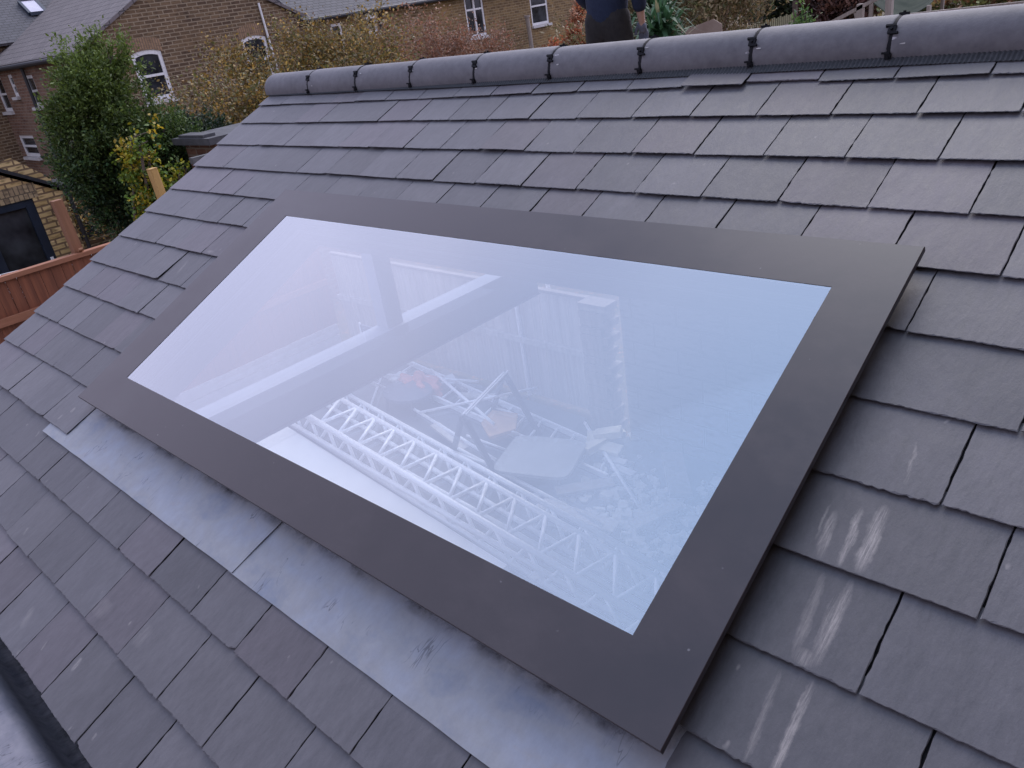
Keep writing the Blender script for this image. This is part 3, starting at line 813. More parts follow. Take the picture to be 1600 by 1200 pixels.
CL = [((-6.6, 4.35, -2.40), (-5.0, 3.75, -2.36), .017, 'thin pole crossing the ladder beside the red sheet'),
      ((-6.2, 3.72, -2.50), (-4.7, 3.44, -2.50), .017, 'thin pole lying between the dark stool and the grey table'),
      ((-7.3, 4.0, -2.45), (-5.9, 4.42, -2.42), .016, 'thin pole under the folding chair'),
      ((-6.0, 3.62, -2.44), (-4.9, 4.30, -2.20), .015, 'short pole leaning on the trestle'),
      ((-5.2, 3.42, -2.52), (-3.3, 3.20, -2.52), .018, 'thin pole in front of the grey table'),
      ((-4.4, 4.38, -2.50), (-3.2, 3.55, -2.50), .016, 'thin pole running from the cream bricks into the rubble')]
for a, b, rr_, lb in CL:
    m = MB(); m.tube([a, b], rr_, 8); tag(m.build("scaffold_pole", M['alu'], smooth=True), lb, "pole", "loose poles among the lumber")
for (x, y, a, w_, l_, mt_, lb) in ((-5.75, 4.32, .5, .10, .55, 'pale_wood', 'pale board end behind the trestle'), (-6.35, 4.45, -.3, .09, .6, 'grey_wood', 'grey board along the far stile of the ladder'),
        (-3.75, 3.55, .9, .12, .5, 'grey_wood', 'grey board in front of the rubble'), (-5.45, 3.55, -.2, .10, .62, 'pale_wood', 'pale board lying under the trestle'), (-3.55, 3.2, .15, .13, .7, 'pale_wood', 'wide pale board beside the lattice beam end')):
    m = MB(); m.prism([(-l_ / 2, -w_ / 2), (l_ / 2, -w_ / 2), (l_ / 2, w_ / 2), (-l_ / 2, w_ / 2)], 0, .022)
    o = m.build("loose_board", M[mt_]); o.location = (x, y, -2.53); o.rotation_euler = (.06, .05, a); tag(o, lb, "board")
# pale sheet lying along the foot of the skylight
m = MB(); m.prism([(-7.75, 1.3), (-3.5, 1.1), (-3.6, 2.42), (-7.68, 2.80)], -2.58, -2.50)
tag(m.build("plaster_sheet", simple("pale_sheet", (.62, .60, .56), (.78, .76, .72), 2, .8, .05)), "long pale board lying along the near edge of the lattice beams", "board")
# folded trestle with black legs
root = empty("trestle", (-5.7, 3.9, -2.6)); tag(root, "folding trestle standing on dark legs in the middle of the lumber", "trestle")
def rel(mbx, nm, mt): 
    mbx.v = [(x + 5.7, y - 3.9, z + 2.6) for x, y, z in mbx.v]; return mbx.build(nm, mt, root, smooth=True)
top0, top1 = Vector((-5.12, 4.10, -1.99)), Vector((-4.86, 3.28, -1.99))
m = MB(); m.obox(top0, top1, .022, .022); m.obox(top0 + Vector((.06, 0, .03)), top1 + Vector((.05, 0, .02)), .014, .014); rel(m, "top_rail", simple('zinc', (.45, .46, .48), (.6, .61, .63), 9, .4, 0)).data.polygons.foreach_set('use_smooth', [False] * 12)
for tp in (top0, top1):
    for dx in (-.32, .36):
        m = MB(); m.obox(tp, (tp.x + dx, tp.y, -2.6), .05, .03); rel(m, "leg", M['steel_dark']).data.polygons.foreach_set('use_smooth', [False] * 6)
for k in range(4):
    f = k / 3; m = MB(); a = top0.lerp(top1, f)
    m.tube([a + Vector((-.25, 0, -.45)), a + Vector((.27, 0, -.45))], .012, 6); rel(m, "crossbar", M['alu'])
# round dark seat and table tops
def table(name, cx_, cy_, z, rx, ry, ang, mt, label, cat, corner=.5):
    root = empty(name, (cx_, cy_, -2.6)); tag(root, label, cat)
    pts = []
    for k in range(48):
        a = 2 * math.pi * k / 48; c_, s_ = math.cos(a), math.sin(a)
        x = rx * math.copysign(abs(c_) ** corner, c_); y = ry * math.copysign(abs(s_) ** corner, s_)
        pts.append((x * math.cos(ang) - y * math.sin(ang), x * math.sin(ang) + y * math.cos(ang)))
    m = MB(); m.prism(pts, z + 2.6 - .03, z + 2.6); m.build("tabletop", mt, root)
    for a, b in ((-1, -1), (1, -1), (1, 1), (-1, 1)):
        x, y = a * rx * .6, b * ry * .6; X_, Y_ = x * math.cos(ang) - y * math.sin(ang), x * math.sin(ang) + y * math.cos(ang)
        m = MB(); m.tube([(X_, Y_, z + 2.6 - .03), (X_ * 1.15, Y_ * 1.15, 0)], .016, 8); m.build("leg", M['steel_dark'], root)
grey = simple("grey_board", (.30, .31, .30), (.40, .41, .40), 4, .7, .05)
dkt = simple("dark_board", (.06, .07, .10), (.10, .11, .14), 4, .6, .05)
table("table", -4.30, 3.62, -2.42, .36, .31, .35, grey, "low square table with a grey rounded top, beside the ladder", "table", .28)
table("stool", -6.45, 3.86, -2.40, .30, .24, .1, dkt, "round dark topped stool behind the lattice beams", "stool", 1.0)
m = MB(); m.prism([(-4.0, 2.9), (-3.35, 3.15), (-3.75, 4.0), (-4.25, 3.75)], -2.595, -2.57)
tag(m.build("plywood_offcut", dkt), "dark sheet lying flat between the grey table and the ladder", "board")
m = MB(); m.prism([(-5.30, 4.02), (-5.02, 4.10), (-4.83, 3.86), (-4.95, 3.62), (-5.22, 3.78)], -2.45, -2.42)
tag(m.build("tan_offcut", simple("tan", (.50, .30, .16), (.60, .38, .22), 8, .8, 0)), "tan piece of board propped beside the trestle legs", "board")
m = MB()
for k in range(26):
    a = 2 * math.pi * k / 26; 
mat_red = simple("red_sheet", (.55, .16, .12), (.66, .26, .20), 8, .7, 0)
bm = bmesh.new(); bmesh.ops.create_icosphere(bm, subdivisions=4, radius=1)
for v_ in bm.verts:
    n_ = v_.co.copy(); k_ = .75 + .25 * math.sin(n_.x * 7 + 1) * math.cos(n_.y * 6) + .12 * math.sin(n_.z * 13 + n_.x * 9)
    v_.co = Vector((n_.x * .36, n_.y * .24, max(n_.z, -.25) * .16)) * k_
me = bpy.data.meshes.new("dust_sheet"); bm.to_mesh(me); bm.free(); me.materials.append(mat_red)
o = bpy.data.objects.new("dust_sheet", me); o.location = (-6.55, 4.10, -2.50); col.objects.link(o)
tag(o, "crumpled red sheet lying on the ladder", "sheet")
for (x, y, a, lb) in ((-6.95, 4.12, .3, "white scrap of board left of the red sheet"), (-6.30, 4.36, 1.1, "white scrap of board right of the red sheet")):
    m = MB(); c_, s_ = math.cos(a), math.sin(a)
    m.prism([(x + (p * c_ - q * s_), y + (p * s_ + q * c_)) for p, q in ((-.05, -.12), (.05, -.12), (.06, .12), (-.05, .11))], -2.47, -2.45)
    tag(m.build("board_scrap", M['white']), lb, "board")
# chair frame leaning at the far left
root = empty("folding_chair", (-7.0, 3.75, -2.6)); tag(root, "folding chair with a thin metal frame and dark seat, left of the red sheet", "chair")
m = MB(); m.prism([(-.2, -.2), (.2, -.2), (.2, .2), (-.2, .2)], .42, .44); m.build("seat", dkt, root)
m = MB(); m.prism([(-.2, .19), (.2, .19), (.2, .21), (-.2, .21)], .62, .82); m.build("backrest", dkt, root)
for x in (-.2, .2):
    m = MB(); m.tube([(x, .2, .84), (x, .16, .44), (x, -.22, 0)], .013, 8); m.build("leg", M['alu'], root)
    m = MB(); m.tube([(x, -.2, .43), (x, .24, 0)], .013, 8); m.build("leg", M['alu'], root)
# rubble
conc_l = simple("broken_plaster", (.50, .48, .44), (.72, .70, .64), 9, .9, .3)
random.seed(8)
def chunk(name, x, y, z, sx, sy, sz, rz, mt, tilt=.1):
    mbx = MB(); n = random.randint(5, 7)
    out = []
    for k in range(n):
        a = 2 * math.pi * k / n + random.uniform(-.3, .3); out.append((math.cos(a) * sx * random.uniform(.75, 1.1), math.sin(a) * sy * random.uniform(.75, 1.1)))
    mbx.prism(out, 0, sz)
    o = mbx.build(name, mt); o.location = (x, y, z); o.rotation_euler = (random.uniform(-tilt, tilt), random.uniform(-tilt, tilt), rz); return o
BR = [(-4.07, 4.40, .02, 1.2), (-4.0, 4.30, .09, .5), (-4.12, 4.22, .02, 2.2), (-3.92, 4.17, .02, .2), (-4.03, 4.10, .05, 1.5)]
brk = ["at the top", "second from the top", "at the left", "at the right", "at the bottom"]
cream = simple("cream_brick", (.80, .72, .54), (.90, .84, .68), 8, .85, .1)
for (x, y, z, a), lb in zip(BR, brk):
    m = MB(); m.prism([(-.125, -.065), (.125, -.065), (.125, .065), (-.125, .065)], 0, .065)
    o = m.build("loose_brick", cream); o.location = (x, y - .06, -2.55 + z); o.rotation_euler = (.15 * math.sin(a * 7), .2 * math.cos(a * 5), a)
    tag(o, "cream brick " + lb + " of the small heap by the brick pier", "brick", "cream bricks heaped by the pier")
m = MB(); m.prism([(-.055, -.22), (.055, -.22), (.055, .22), (-.055, .22)], 0, .03)
o = m.build("short_plank", M['pale_wood']); o.location = (-3.02, 3.52, -2.52); o.rotation_euler = (.05, .1, -.35)
tag(o, "short pale plank lying on the rubble in the corner of the glass", "plank")
m = MB(); m.prism([(-.09, -.30), (.09, -.30), (.09, .30), (-.09, .30)], 0, .04)
o = m.build("short_plank", M['grey_wood']); o.location = (-3.2, 4.1, -2.54); o.rotation_euler = (.05, .1, .7)
tag(o, "grey plank lying flat against the block wall", "plank")
for k, (x, y) in enumerate(((-3.78, 4.02), (-3.62, 3.93))):
    m = MB(); m.prism([(-.11, -.04), (.11, -.04), (.11, .04), (-.11, .04)], 0, .02)
    o = m.build("white_offcut", M['white']); o.location = (x, y, -2.54); o.rotation_euler = (0, 0, .2 - .25 * k)
    tag(o, ("left" if k == 0 else "right") + " one of two white offcuts below the cream bricks", "board", "white offcuts")
mb = MB()
for k in range(420):
    x = random.gauss(-3.15, .42); y = random.gauss(3.55, .32); s = random.uniform(.012, .05) * (1.4 if random.random() < .12 else 1)
    n = 5; a0 = random.random() * 6; M4 = Matrix.Translation((x, y, -2.596)) @ Matrix.Rotation(random.uniform(-.5, .5), 4, 'X') @ Matrix.Rotation(a0, 4, 'Z')
    mb.prism([(math.cos(2 * math.pi * q / n) * s * random.uniform(.6, 1.3), math.sin(2 * math.pi * q / n) * s * random.uniform(.6, 1.3)) for q in range(n)], 0, s * random.uniform(.5, 1.1), 0, M4)
tag(mb.build("rubble", conc_l), "scatter of broken plaster and masonry on the floor", "rubble", kind="stuff")

# ------------------------------------------------------------------ fences
def board_fence_y(x, y0, y1, ztop, zbot, label, mats):
    root = empty("fence", (x, y0, zbot)); tag(root, label, "fence")
    mb = MB(); y = 0; random.seed(21)
    while y < y1 - y0:
        wd = .105; c = None
        mb.obox((random.uniform(-.006, .006), y + wd / 2, .3), (random.uniform(-.006, .006), y + wd / 2, ztop - zbot - .04), .018, wd - .004, upv=Vector((0, 1, 0)))
        y += wd
    mb.build("board_panel", mats[0], root)
    m = MB(); m.box((-.045, 0, ztop - zbot - .045), (.045, y1 - y0, ztop - zbot)); m.build("capping", mats[1], root)
    for zz in (ztop - zbot - .42, .9):
        m = MB(); m.box((.012, 0, zz - .04), (.055, y1 - y0, zz + .035)); m.build("rail", mats[1], root)
    m = MB(); m.box((-.02, 0, .0), (.03, y1 - y0, .14)); m.box((-.02, 0, .16), (.03, y1 - y0, .29)); m.build("gravel_board", M['stone'], root)
    return root
fr = board_fence_y(-8.8, -6.5, 4.6, -.44, -2.6, "red brown closeboard fence along the end of the garden, left of the roof", (M['cedar'], M['cedar_top']))
def side_fence():
    root = empty("fence", (-8.7, 4.72, -2.6)); tag(root, "pale vertical board fence seen through the glass behind the ladder", "fence")
    mb = MB(); x = 0; random.seed(4)
    while x < 4.28:
        mb.obox((x + .06, random.uniform(-.005, .005), .02), (x + .06, 0, 1.24), .112, .018, upv=Vector((1, 0, 0)) if False else Vector((0, 1, 0))); x += .12
    mb.build("board_panel", M['pale_wood'], root)
    m = MB(); m.box((0, -.06, .64), (4.28, -.012, .70)); m.build("rail", M['pale_wood'], root)
    m = MB(); m.box((0, -.03, 1.24), (4.28, .03, 1.27)); m.build("capping", M['grey_wood'], root)
side_fence()
m = MB(); m.prism([(-.045, -.045), (.045, -.045), (.045, .045), (-.045, .045)], 0, 2.70)
m.obox((-.03, .0, 2.1), (.10, -.0, 2.2), .04, .02)
o = m.build("fence_post", M['post']); o.location = (-8.86, 1.95, -2.6); o.rotation_euler = (.02, 0, .1)
tag(o, "brown timber post standing taller than the red brown fence", "post")
m = MB(); m.prism([(-.04, -.04), (.04, -.04), (.04, .04), (-.04, .04)], 0, 2.76); m.box((-.042, -.042, 2.762), (.042, .042, 2.770))
o = m.build("fence_post", M['yellow_wood']); o.location = (-8.86, 3.0, -2.6); o.rotation_euler = (.03, 0, .2)
tag(o, "new yellow timber post in front of the leafy bush", "post")
m = MB(); m.box((-.05, -.05, 0), (.05, .05, 2.2)); m.box((-.055, -.055, 2.202), (.055, .055, 2.215))
o = m.build("fence_post", M['grey_wood']); o.location = (-8.95, 1.10, -2.6)
tag(o, "short grey post just showing over the red brown fence at the left edge", "post")

# ------------------------------------------------------------------ neighbouring houses
def wall_open(mb, o, a, nrm, a0, a1, z0, z1, holes, mi=0, reveal=.12):
    """rectangular wall in the plane through o spanned by a and z, with openings and their reveals"""
    o = Vector(o); a = Vector(a); nrm = Vector(nrm); Z = Vector((0, 0, 1))
    us = sorted({a0, a1, *[h[0] for h in holes], *[h[1] for h in holes]}); zs = sorted({z0, z1, *[h[2] for h in holes], *[h[3] for h in holes]})
    P = lambda u, z, d=0: tuple(o + a * u + Z * z - nrm * d)
    flip = a.cross(Z).dot(nrm) < 0
    def q(pts): mb.poly(pts[::-1] if flip else pts, mi)
    for u0, u1 in zip(us, us[1:]):
        for w0, w1 in zip(zs, zs[1:]):
            um_, zm = (u0 + u1) / 2, (w0 + w1) / 2
            if any(h[0] < um_ < h[1] and h[2] < zm < h[3] for h in holes): continue
            q([P(u0, w0), P(u1, w0), P(u1, w1), P(u0, w1)])
    for (u0, u1, w0, w1) in holes:
        q([P(u0, w0), P(u0, w0, reveal), P(u0, w1, reveal), P(u0, w1)][::-1]); q([P(u1, w0), P(u1, w0, reveal), P(u1, w1, reveal), P(u1, w1)])
        q([P(u0, w1), P(u0, w1, reveal), P(u1, w1, reveal), P(u1, w1)][::-1]); q([P(u0, w0), P(u0, w0, reveal), P(u1, w0, reveal), P(u1, w0)])

def window(parent, o, a, nrm, u0, u1, z0, z1, style='sash', mt='white', arch=0, sill=True, bar=.07, rec=.05):
    o = Vector(o); a = Vector(a); nrm = Vector(nrm); Z = Vector((0, 0, 1))
    P = lambda u, z, d=0: o + a * u + Z * z - nrm * d
    m = MB(); dep = .05
    def bar_(ua, ub, za, zb, d=rec):
        m.obox(P((ua + ub) / 2, za, d), P((ua + ub) / 2, zb, d), dep, ub - ua, upv=a) if (zb - za) > (ub - ua) else m.obox(P(ua, (za + zb) / 2, d), P(ub, (za + zb) / 2, d), dep, zb - za, upv=Z)
    top = z1 - arch
    bar_(u0, u0 + bar, z0, top + .001); bar_(u1 - bar, u1, z0, top + .001); bar_(u0 + bar, u1 - bar, z0, z0 + bar * 1.2)
    if arch:
        n = 10; uc = (u0 + u1) / 2; hw = (u1 - u0) / 2
        pts = [P(u0 + (u1 - u0) * k / n, top + arch * (1 - ((k / n - .5) * 2) ** 2) - bar / 2 - 0, rec) for k in range(n + 1)]
        for p, q in zip(pts, pts[1:]): m.obox(p, q, dep * .98, bar * 1.15, upv=Z)
    else: bar_(u0 + bar, u1 - bar, z1 - bar, z1)
    zm = (z0 + z1) / 2
    if style == 'sash': bar_(u0 + bar, u1 - bar, zm - .035, zm + .035, rec - .012)
    if style == 'double':
        uc = (u0 + u1) / 2; bar_(uc - .045, uc + .045, z0 + bar, z1 - bar, rec - .01); zt = z0 + (z1 - z0) * .68
        bar_(u0 + bar, uc - .045, zt - .035, zt + .035, rec - .006); bar_(uc + .045, u1 - bar, zt - .035, zt + .035, rec - .006)
    f = m.build("window", M[mt], parent)
    g = MB(); pts = [P(u0 + .03, z0 + .03, rec + .015), P(u1 - .03, z0 + .03, rec + .015), P(u1 - .03, z1 - .03, rec + .015), P(u0 + .03, z1 - .03, rec + .015)]
    g.poly(pts if a.cross(Z).dot(nrm) > 0 else pts[::-1]); g.build("pane", M['pane'], f)
    if sill:
        s = MB(); s.obox(P(u0 - .06, z0 - .05, -.035), P(u1 + .06, z0 - .05, -.035), .16, .095, upv=Z); s.build("sill", M['stone'], f)
    return f

def roof_poly(mb, pts, th=.09, mi=0):
    pts = [Vector(p) for p in pts]; n = (pts[1] - pts[0]).cross(pts[2] - pts[0]).normalized()
    if n.z < 0: pts = pts[::-1]; n = -n
    mb.poly(pts, mi); lo = [p - n * th for p in pts]; mb.poly(lo[::-1], mi)
    for k in range(len(pts)): k2 = (k + 1) % len(pts); mb.poly([lo[k], lo[k2], pts[k2], pts[k]], mi)

GZ = -2.62
XA = -25.0
# brick back addition (gable faces us)
A_ = empty("brick_house", (XA, 12.2, GZ)); A_.location = (0, 0, 0)
tag(A_, "brown brick house with tiled gable roof and arched sash window, behind the green bush", "house")
YA0, YA1, EAV, YR = 8.5, 15.9, 1.66, 12.2
sl_ = (3.60 - EAV) / (YR - YA0)
O = (XA, 0, 0); AY = (0, 1, 0); NX = (1, 0, 0)
k25 = 25 / 17; yy = lambda y: -.6 + (y + .6) * k25; zz = lambda z: 1.29 + (z - 1.29) * k25
win1 = (yy(6.50), yy(7.13), zz(.36), zz(1.32)); win2 = (yy(8.94), yy(9.56), zz(.27), zz(1.27))
winG = (yy(6.6), yy(7.2), -2.3, -.9)
mb = MB()
wall_open(mb, O, AY, NX, YA0, YA1, GZ, EAV - .001, [win1, win2, winG])
mb.poly([(XA, YA0, EAV), (XA, YA1, EAV), (XA, YR, EAV + sl_ * (YR - YA0))])
mb.build("gable_wall", M['stock'], A_, uv=True)
for wn in (win1, win2):                                  # brick arches above the openings
    m = MB(); n = 10; u0, u1, z1 = wn[0] - .05, wn[1] + .05, wn[3]
    for k in range(n):
        f0, f1 = k / n, (k + 1) / n; c0, c1 = .10 * (1 - ((f0 - .5) * 2) ** 2) - .10, .10 * (1 - ((f1 - .5) * 2) ** 2) - .10
        ya, yb = u0 + (u1 - u0) * f0, u0 + (u1 - u0) * f1
        m.poly([(XA + .004, ya, z1 + c0), (XA + .004, yb, z1 + c1), (XA + .004, yb, z1 + c1 + .34), (XA + .004, ya, z1 + c0 + .34)])
    m.build("brick_arch", M['arch_brick'], A_, uv=True)
window(A_, O, AY, NX, *win1, style='sash', arch=.10, bar=.11); window(A_, O, AY, NX, *win2, style='sash', arch=.10, bar=.10); window(A_, O, AY, NX, *winG)
# side wall with small windows, pipes
mb = MB(); OS = (0, YA0, 0); AX = (1, 0, 0); NY = (0, -1, 0)
sw = [(-33.9, -33.0, .08, 1.25), (-32.15, -31.70, .55, 1.25), (-30.48, -29.68, .18, 1.15), (-33.6, -32.0, -1.5, -.75)]
wall_open(mb, OS, AX, NY, -37, XA, GZ, EAV - .001, sw)
mb.build("side_wall", M['red_brick'], A_, uv=True)
for s in sw: window(A_, OS, AX, NY, *s, style='sash', bar=.10)
mb = MB(); mb.box((XA - 3.0, YA0 - .012, GZ), (XA - .0, YA0 - .002, -.25)); mb.build("render_patch", M['render'], A_)
mb = MB()
roof_poly(mb, [(XA + .10, YA0 - .22, EAV - .10), (-40, YA0 - .22, EAV - .10), (-40, YR, EAV + sl_ * (YR - YA0) + .03), (XA + .10, YR, EAV + sl_ * (YR - YA0) + .03)])
roof_poly(mb, [(XA + .10, YA1 + .2, EAV - .10), (-40, YA1 + .2, EAV - .10), (-40, YR, EAV + sl_ * (YR - YA0) + .03), (XA + .10, YR, EAV + sl_ * (YR - YA0) + .03)])
mb.build("roof", M['house_tile'], A_, uv=True)
m = MB(); m.tube([(XA + .1, YA0 - .27, EAV - .20), (-37, YA0 - .27, EAV - .20)], .075, 10); m.build("gutter", M['blackrub'], A_)
for x, z0, z1 in ((-26.6, -2.5, EAV - .2), (-30.0, -2.5, EAV - .2)):
    m = MB(); m.tube([(x, YA0 - .12, z1), (x, YA0 - .12, z0)], .055, 8); m.build("downpipe", M['blackrub'], A_)
m = MB(); m.tube([(XA + .1, YA0 + .35, -.3), (XA + .12, YA0 + .1, -.7), (XA + .12, YA0 + .1, GZ)], .06, 8); m.obox((XA + .12, YA0 + .1, -.62), (XA + .12, YA0 + .1, -.85), .22, .2); m.build("downpipe", M['blackrub'], A_)
m = MB(); m.tube([(XA + .06, yy(9.57), EAV + .5), (XA + .06, yy(9.62), 0), (XA + .06, yy(9.66), GZ)], .035, 8); m.build("downpipe", M['white'], A_)

# main terrace behind, with slate roof and rooflight
T_ = empty("terrace_house", (0, 0, 0)); tag(T_, "main terrace house with grey slate roof and a white rooflight, top left corner", "house")
XT, TE = -34.0, 2.35
mb = MB(); mb.poly([(XT, -12, GZ), (XT, 30, GZ), (XT, 30, TE), (XT, -12, TE)]); mb.build("rear_wall", M['stock'], T_, uv=True)
mb = MB(); tp = math.tan(math.radians(33))
roof_poly(mb, [(XT + .35, -12, TE - .1), (XT + .35, 30, TE - .1), (XT - 5, 30, TE + 5.2 * tp), (XT - 5, -12, TE + 5.2 * tp)])
mb.build("roof", M['house_slate'], T_, uv=True)
m = MB(); m.tube([(XT + .42, -12, TE - .16), (XT + .42, 7.6, TE - .16)], .07, 8); m.build("gutter", M['blackrub'], T_)
def on_roof(y, s, n):   # s = distance up the slope from the eaves
    c_, s2 = math.cos(math.radians(33)), math.sin(math.radians(33)); return Vector((XT + .35 - s * c_ + n * s2, y, TE - .1 + s * s2 + n * c_))
m = MB(); p = [on_roof(10.83, 1.50, .0), on_roof(11.42, 1.50, .0), on_roof(11.42, 2.36, 0), on_roof(10.83, 2.36, 0)]
c4 = sum(p, Vector()) / 4
for k in range(4): m.obox(p[k] + Vector((.04, 0, .06)), p[(k + 1) % 4] + Vector((.04, 0, .06)), .10, .12)
fr_ = m.build("rooflight", M['dark_frame'], T_)
m = MB(); m.poly([q + Vector((.06, 0, .09)) for q in p]); o = m.build("pane", simple("rooflight_blind", (.55, .52, .58), (.68, .65, .70), 2, .2, 0), fr_)

# building B: long rear wall with two white windows
B_ = empty("brick_house", (0, 0, 0)); tag(B_, "long pale brick house with slim white windows, behind the ridge in the centre", "house")
XB = -25.06
wB = [(yy(15.79), yy(16.50), zz(.34), zz(1.62), 'double'), (yy(18.43), yy(19.20), zz(.33), zz(1.45), 'sash'), (yy(12.44), yy(12.72), zz(.90), zz(1.27), 'plain'),
      (yy(11.33), yy(11.66), zz(.42), zz(1.24), 'sash'), (yy(21.2), yy(21.9), zz(.3), zz(1.4), 'sash')]
EB = 1.52
mb = MB(); wall_open(mb, (XB, 0, 0), AY, NX, 15.9, 42, GZ, EB, [x[:4] if x[3] < EB else (x[0], x[1], x[2], EB - .12) for x in wB])
mb.poly([(XB, 42, GZ), (XB - 9, 42, GZ), (XB - 9, 42, EB), (XB, 42, EB)])
mb.build("rear_wall", M['stock2'], B_, uv=True)
for x in wB: window(B_, (XB, 0, 0), AY, NX, x[0], x[1], x[2], min(x[3], EB - .12), style=x[4], bar=.085)
mb = MB(); roof_poly(mb, [(XB + .30, 15.7, EB - .02), (XB + .30, 42.3, EB + .10), (XB - 6, 42.3, EB + 4), (XB - 6, 15.7, EB + 3.9)]); mb.build("roof", M['house_slate'], B_, uv=True)
m = MB(); m.tube([(XB + .34, 15.7, EB - .09), (XB + .34, 42.3, EB + .03)], .07, 8); m.build("gutter", M['blackrub'], B_)
for y in (yy(12.80), yy(22.4)):
    m = MB(); m.tube([(XB + .3, y - .1, EB - .1), (XB + .08, y, EB - .5), (XB + .08, y, GZ)], .06, 8); m.build("downpipe", M['blackrub'], B_)
m = MB(); m.box((XB + .01, yy(12.3), 1.20), (XB + .25, yy(12.62), 1.36)); m.build("flood_lamp", M['white'], B_)
m = MB(); m.tube([(XB + .5, yy(17.85), .28), (XB + .48, yy(17.9), -.4), (XB + .48, yy(17.92), GZ)], .09, 8); m.tube([(XB + .5, yy(17.85), .28), (XB + .5, yy(17.85), .36)], .13, 8); m.build("soil_pipe", M['grey_wood'], B_)

# yellow brick extension with dark glazed doors
E_ = empty("yellow_extension", (0, 0, 0)); tag(E_, "yellow brick extension with dark glazed doors and wall lamp, beyond the red brown fence", "building")
XE = -15.0
mb = MB(); wall_open(mb, (XE, 0, 0), AY, NX, .4, 3.78, GZ, -.56, [(1.2, 3.30, GZ + .05, -.60)])
mb.poly([(XE, .4, -.56), (XE, 3.78, -.56), (XE, .4, 1.43)]); mb.poly([(XE, 3.78, GZ), (XE - 6, 3.78, GZ), (XE - 6, 3.78, -.56), (XE, 3.78, -.56)])
mb.build("front_wall", M['yellow_brick'], E_, uv=True)
m = MB(); m.obox((XE + .03, .3, 1.52), (XE + .03, 3.92, -.61), .07, .055, upv=Vector((0, .5, .8))); m.build("verge_trim", M['blackrub'], E_)
m = MB()
m.poly([(XE - .55, 3.0, -.6), (XE - .55, 3.84, -.6), (XE - .55, 3.84, -.42), (XE - .55, 3.36, .03), (XE - .55, 3.0, -.02)]); m.poly([(XE - .55, 3.84, -.6), (XE - 4, 3.84, -.6), (XE - 4, 3.84, -.42), (XE - .55, 3.84, -.42)])
m.build("party_wall", M['yellow_brick'], E_, uv=True)
mb = MB(); roof_poly(mb, [(XE, .4, 1.40), (XE, 3.86, -.60), (XE - 6, 3.86, -.60), (XE - 6, .4, 1.40)], .05); mb.build("roof", M['house_slate'], E_, uv=True)
n_ = 16; m = MB()
for k in range(n_): y0, y1 = 1.1 + 2.3 * k / n_, 1.1 + 2.3 * (k + 1) / n_; m.poly([(XE + .006, y0, -.60), (XE + .006, y1, -.60), (XE + .006, y1, -.36), (XE + .006, y0, -.36)])
m.build("lintel_bricks", brick_mat("lintel_brick", (.24, .17, .10), (.42, .31, .17), (.12, .09, .06), .075, .5, .008), E_, uv=True)
D_ = MB(); zt, zb = -.60, GZ + .05
for (a, b) in ((1.2, 1.32), (3.16, 3.30), (2.42, 2.54), (2.28, 2.40)): D_.box((XE - .10, a, zb), (XE - .03, b, zt))
D_.box((XE - .11, 1.32, zt - .12), (XE - .02, 3.16, zt)); D_.box((XE - .11, 1.32, zb), (XE - .02, 3.16, zb + .12))
dd = D_.build("glazed_door", M['dark_frame'], E_)
m = MB(); m.poly([(XE - .08, 1.2, zb), (XE - .08, 3.30, zb), (XE - .08, 3.30, zt), (XE - .08, 1.2, zt)]); m.build("pane", M['pane'], dd)
m = MB(); m.box((XE - .02, 3.10, -1.72), (XE + .03, 3.26, -1.69)); m.box((XE - .02, 3.20, -1.80), (XE - .005, 3.25, -1.6)); m.build("handle", M['alu'], dd)
m = MB(); m.tube([(XE + .01, 3.56, -.82), (XE + .10, 3.56, -.74), (XE + .12, 3.56, -.80)], .012, 6); m.tube([(XE + .12, 3.56, -.80), (XE + .12, 3.56, -.83), (XE + .12, 3.56, -.98), (XE + .12, 3.56, -1.0)], [.02, .06, .045, .02], 8); m.box((XE, 3.52, -.92), (XE + .02, 3.60, -.74))
m.build("wall_lamp", M['blackrub'], E_)
m = MB(); m.tube([(XE + .06, 3.84, -.60), (XE + .06, 3.84, GZ)], .035, 8); m.build("downpipe", M['blackrub'], E_)
# rotary clothes line glimpsed in front of the doors
root = empty("clothes_dryer", (-11.2, 2.0, GZ)); tag(root, "thin wire clothes dryer with curved arms in front of the dark glazed doors", "clothes dryer")
m = MB(); m.tube([(0, 0, 0), (0, 0, 1.45)], .018, 8); m.build("mast", M['steel_dark'], root)
for a in (0, 1.57, 3.14, 4.71):
    m = MB(); m.tube([(0, 0, 1.35), (math.cos(a + .3) * .45, math.sin(a + .3) * .45, 1.55), (math.cos(a + .3) * .9, math.sin(a + .3) * .9, 1.58)], .009, 6); m.build("arm", M['alu'], root)
for r_ in (.4, .62, .86):
    m = MB(); m.tube([(math.cos(a * math.pi / 12) * r_, math.sin(a * math.pi / 12) * r_, 1.56 + .02 * math.sin(a)) for a in range(25)], .004, 4, cap=False); m.build("line", M['alu'], root)
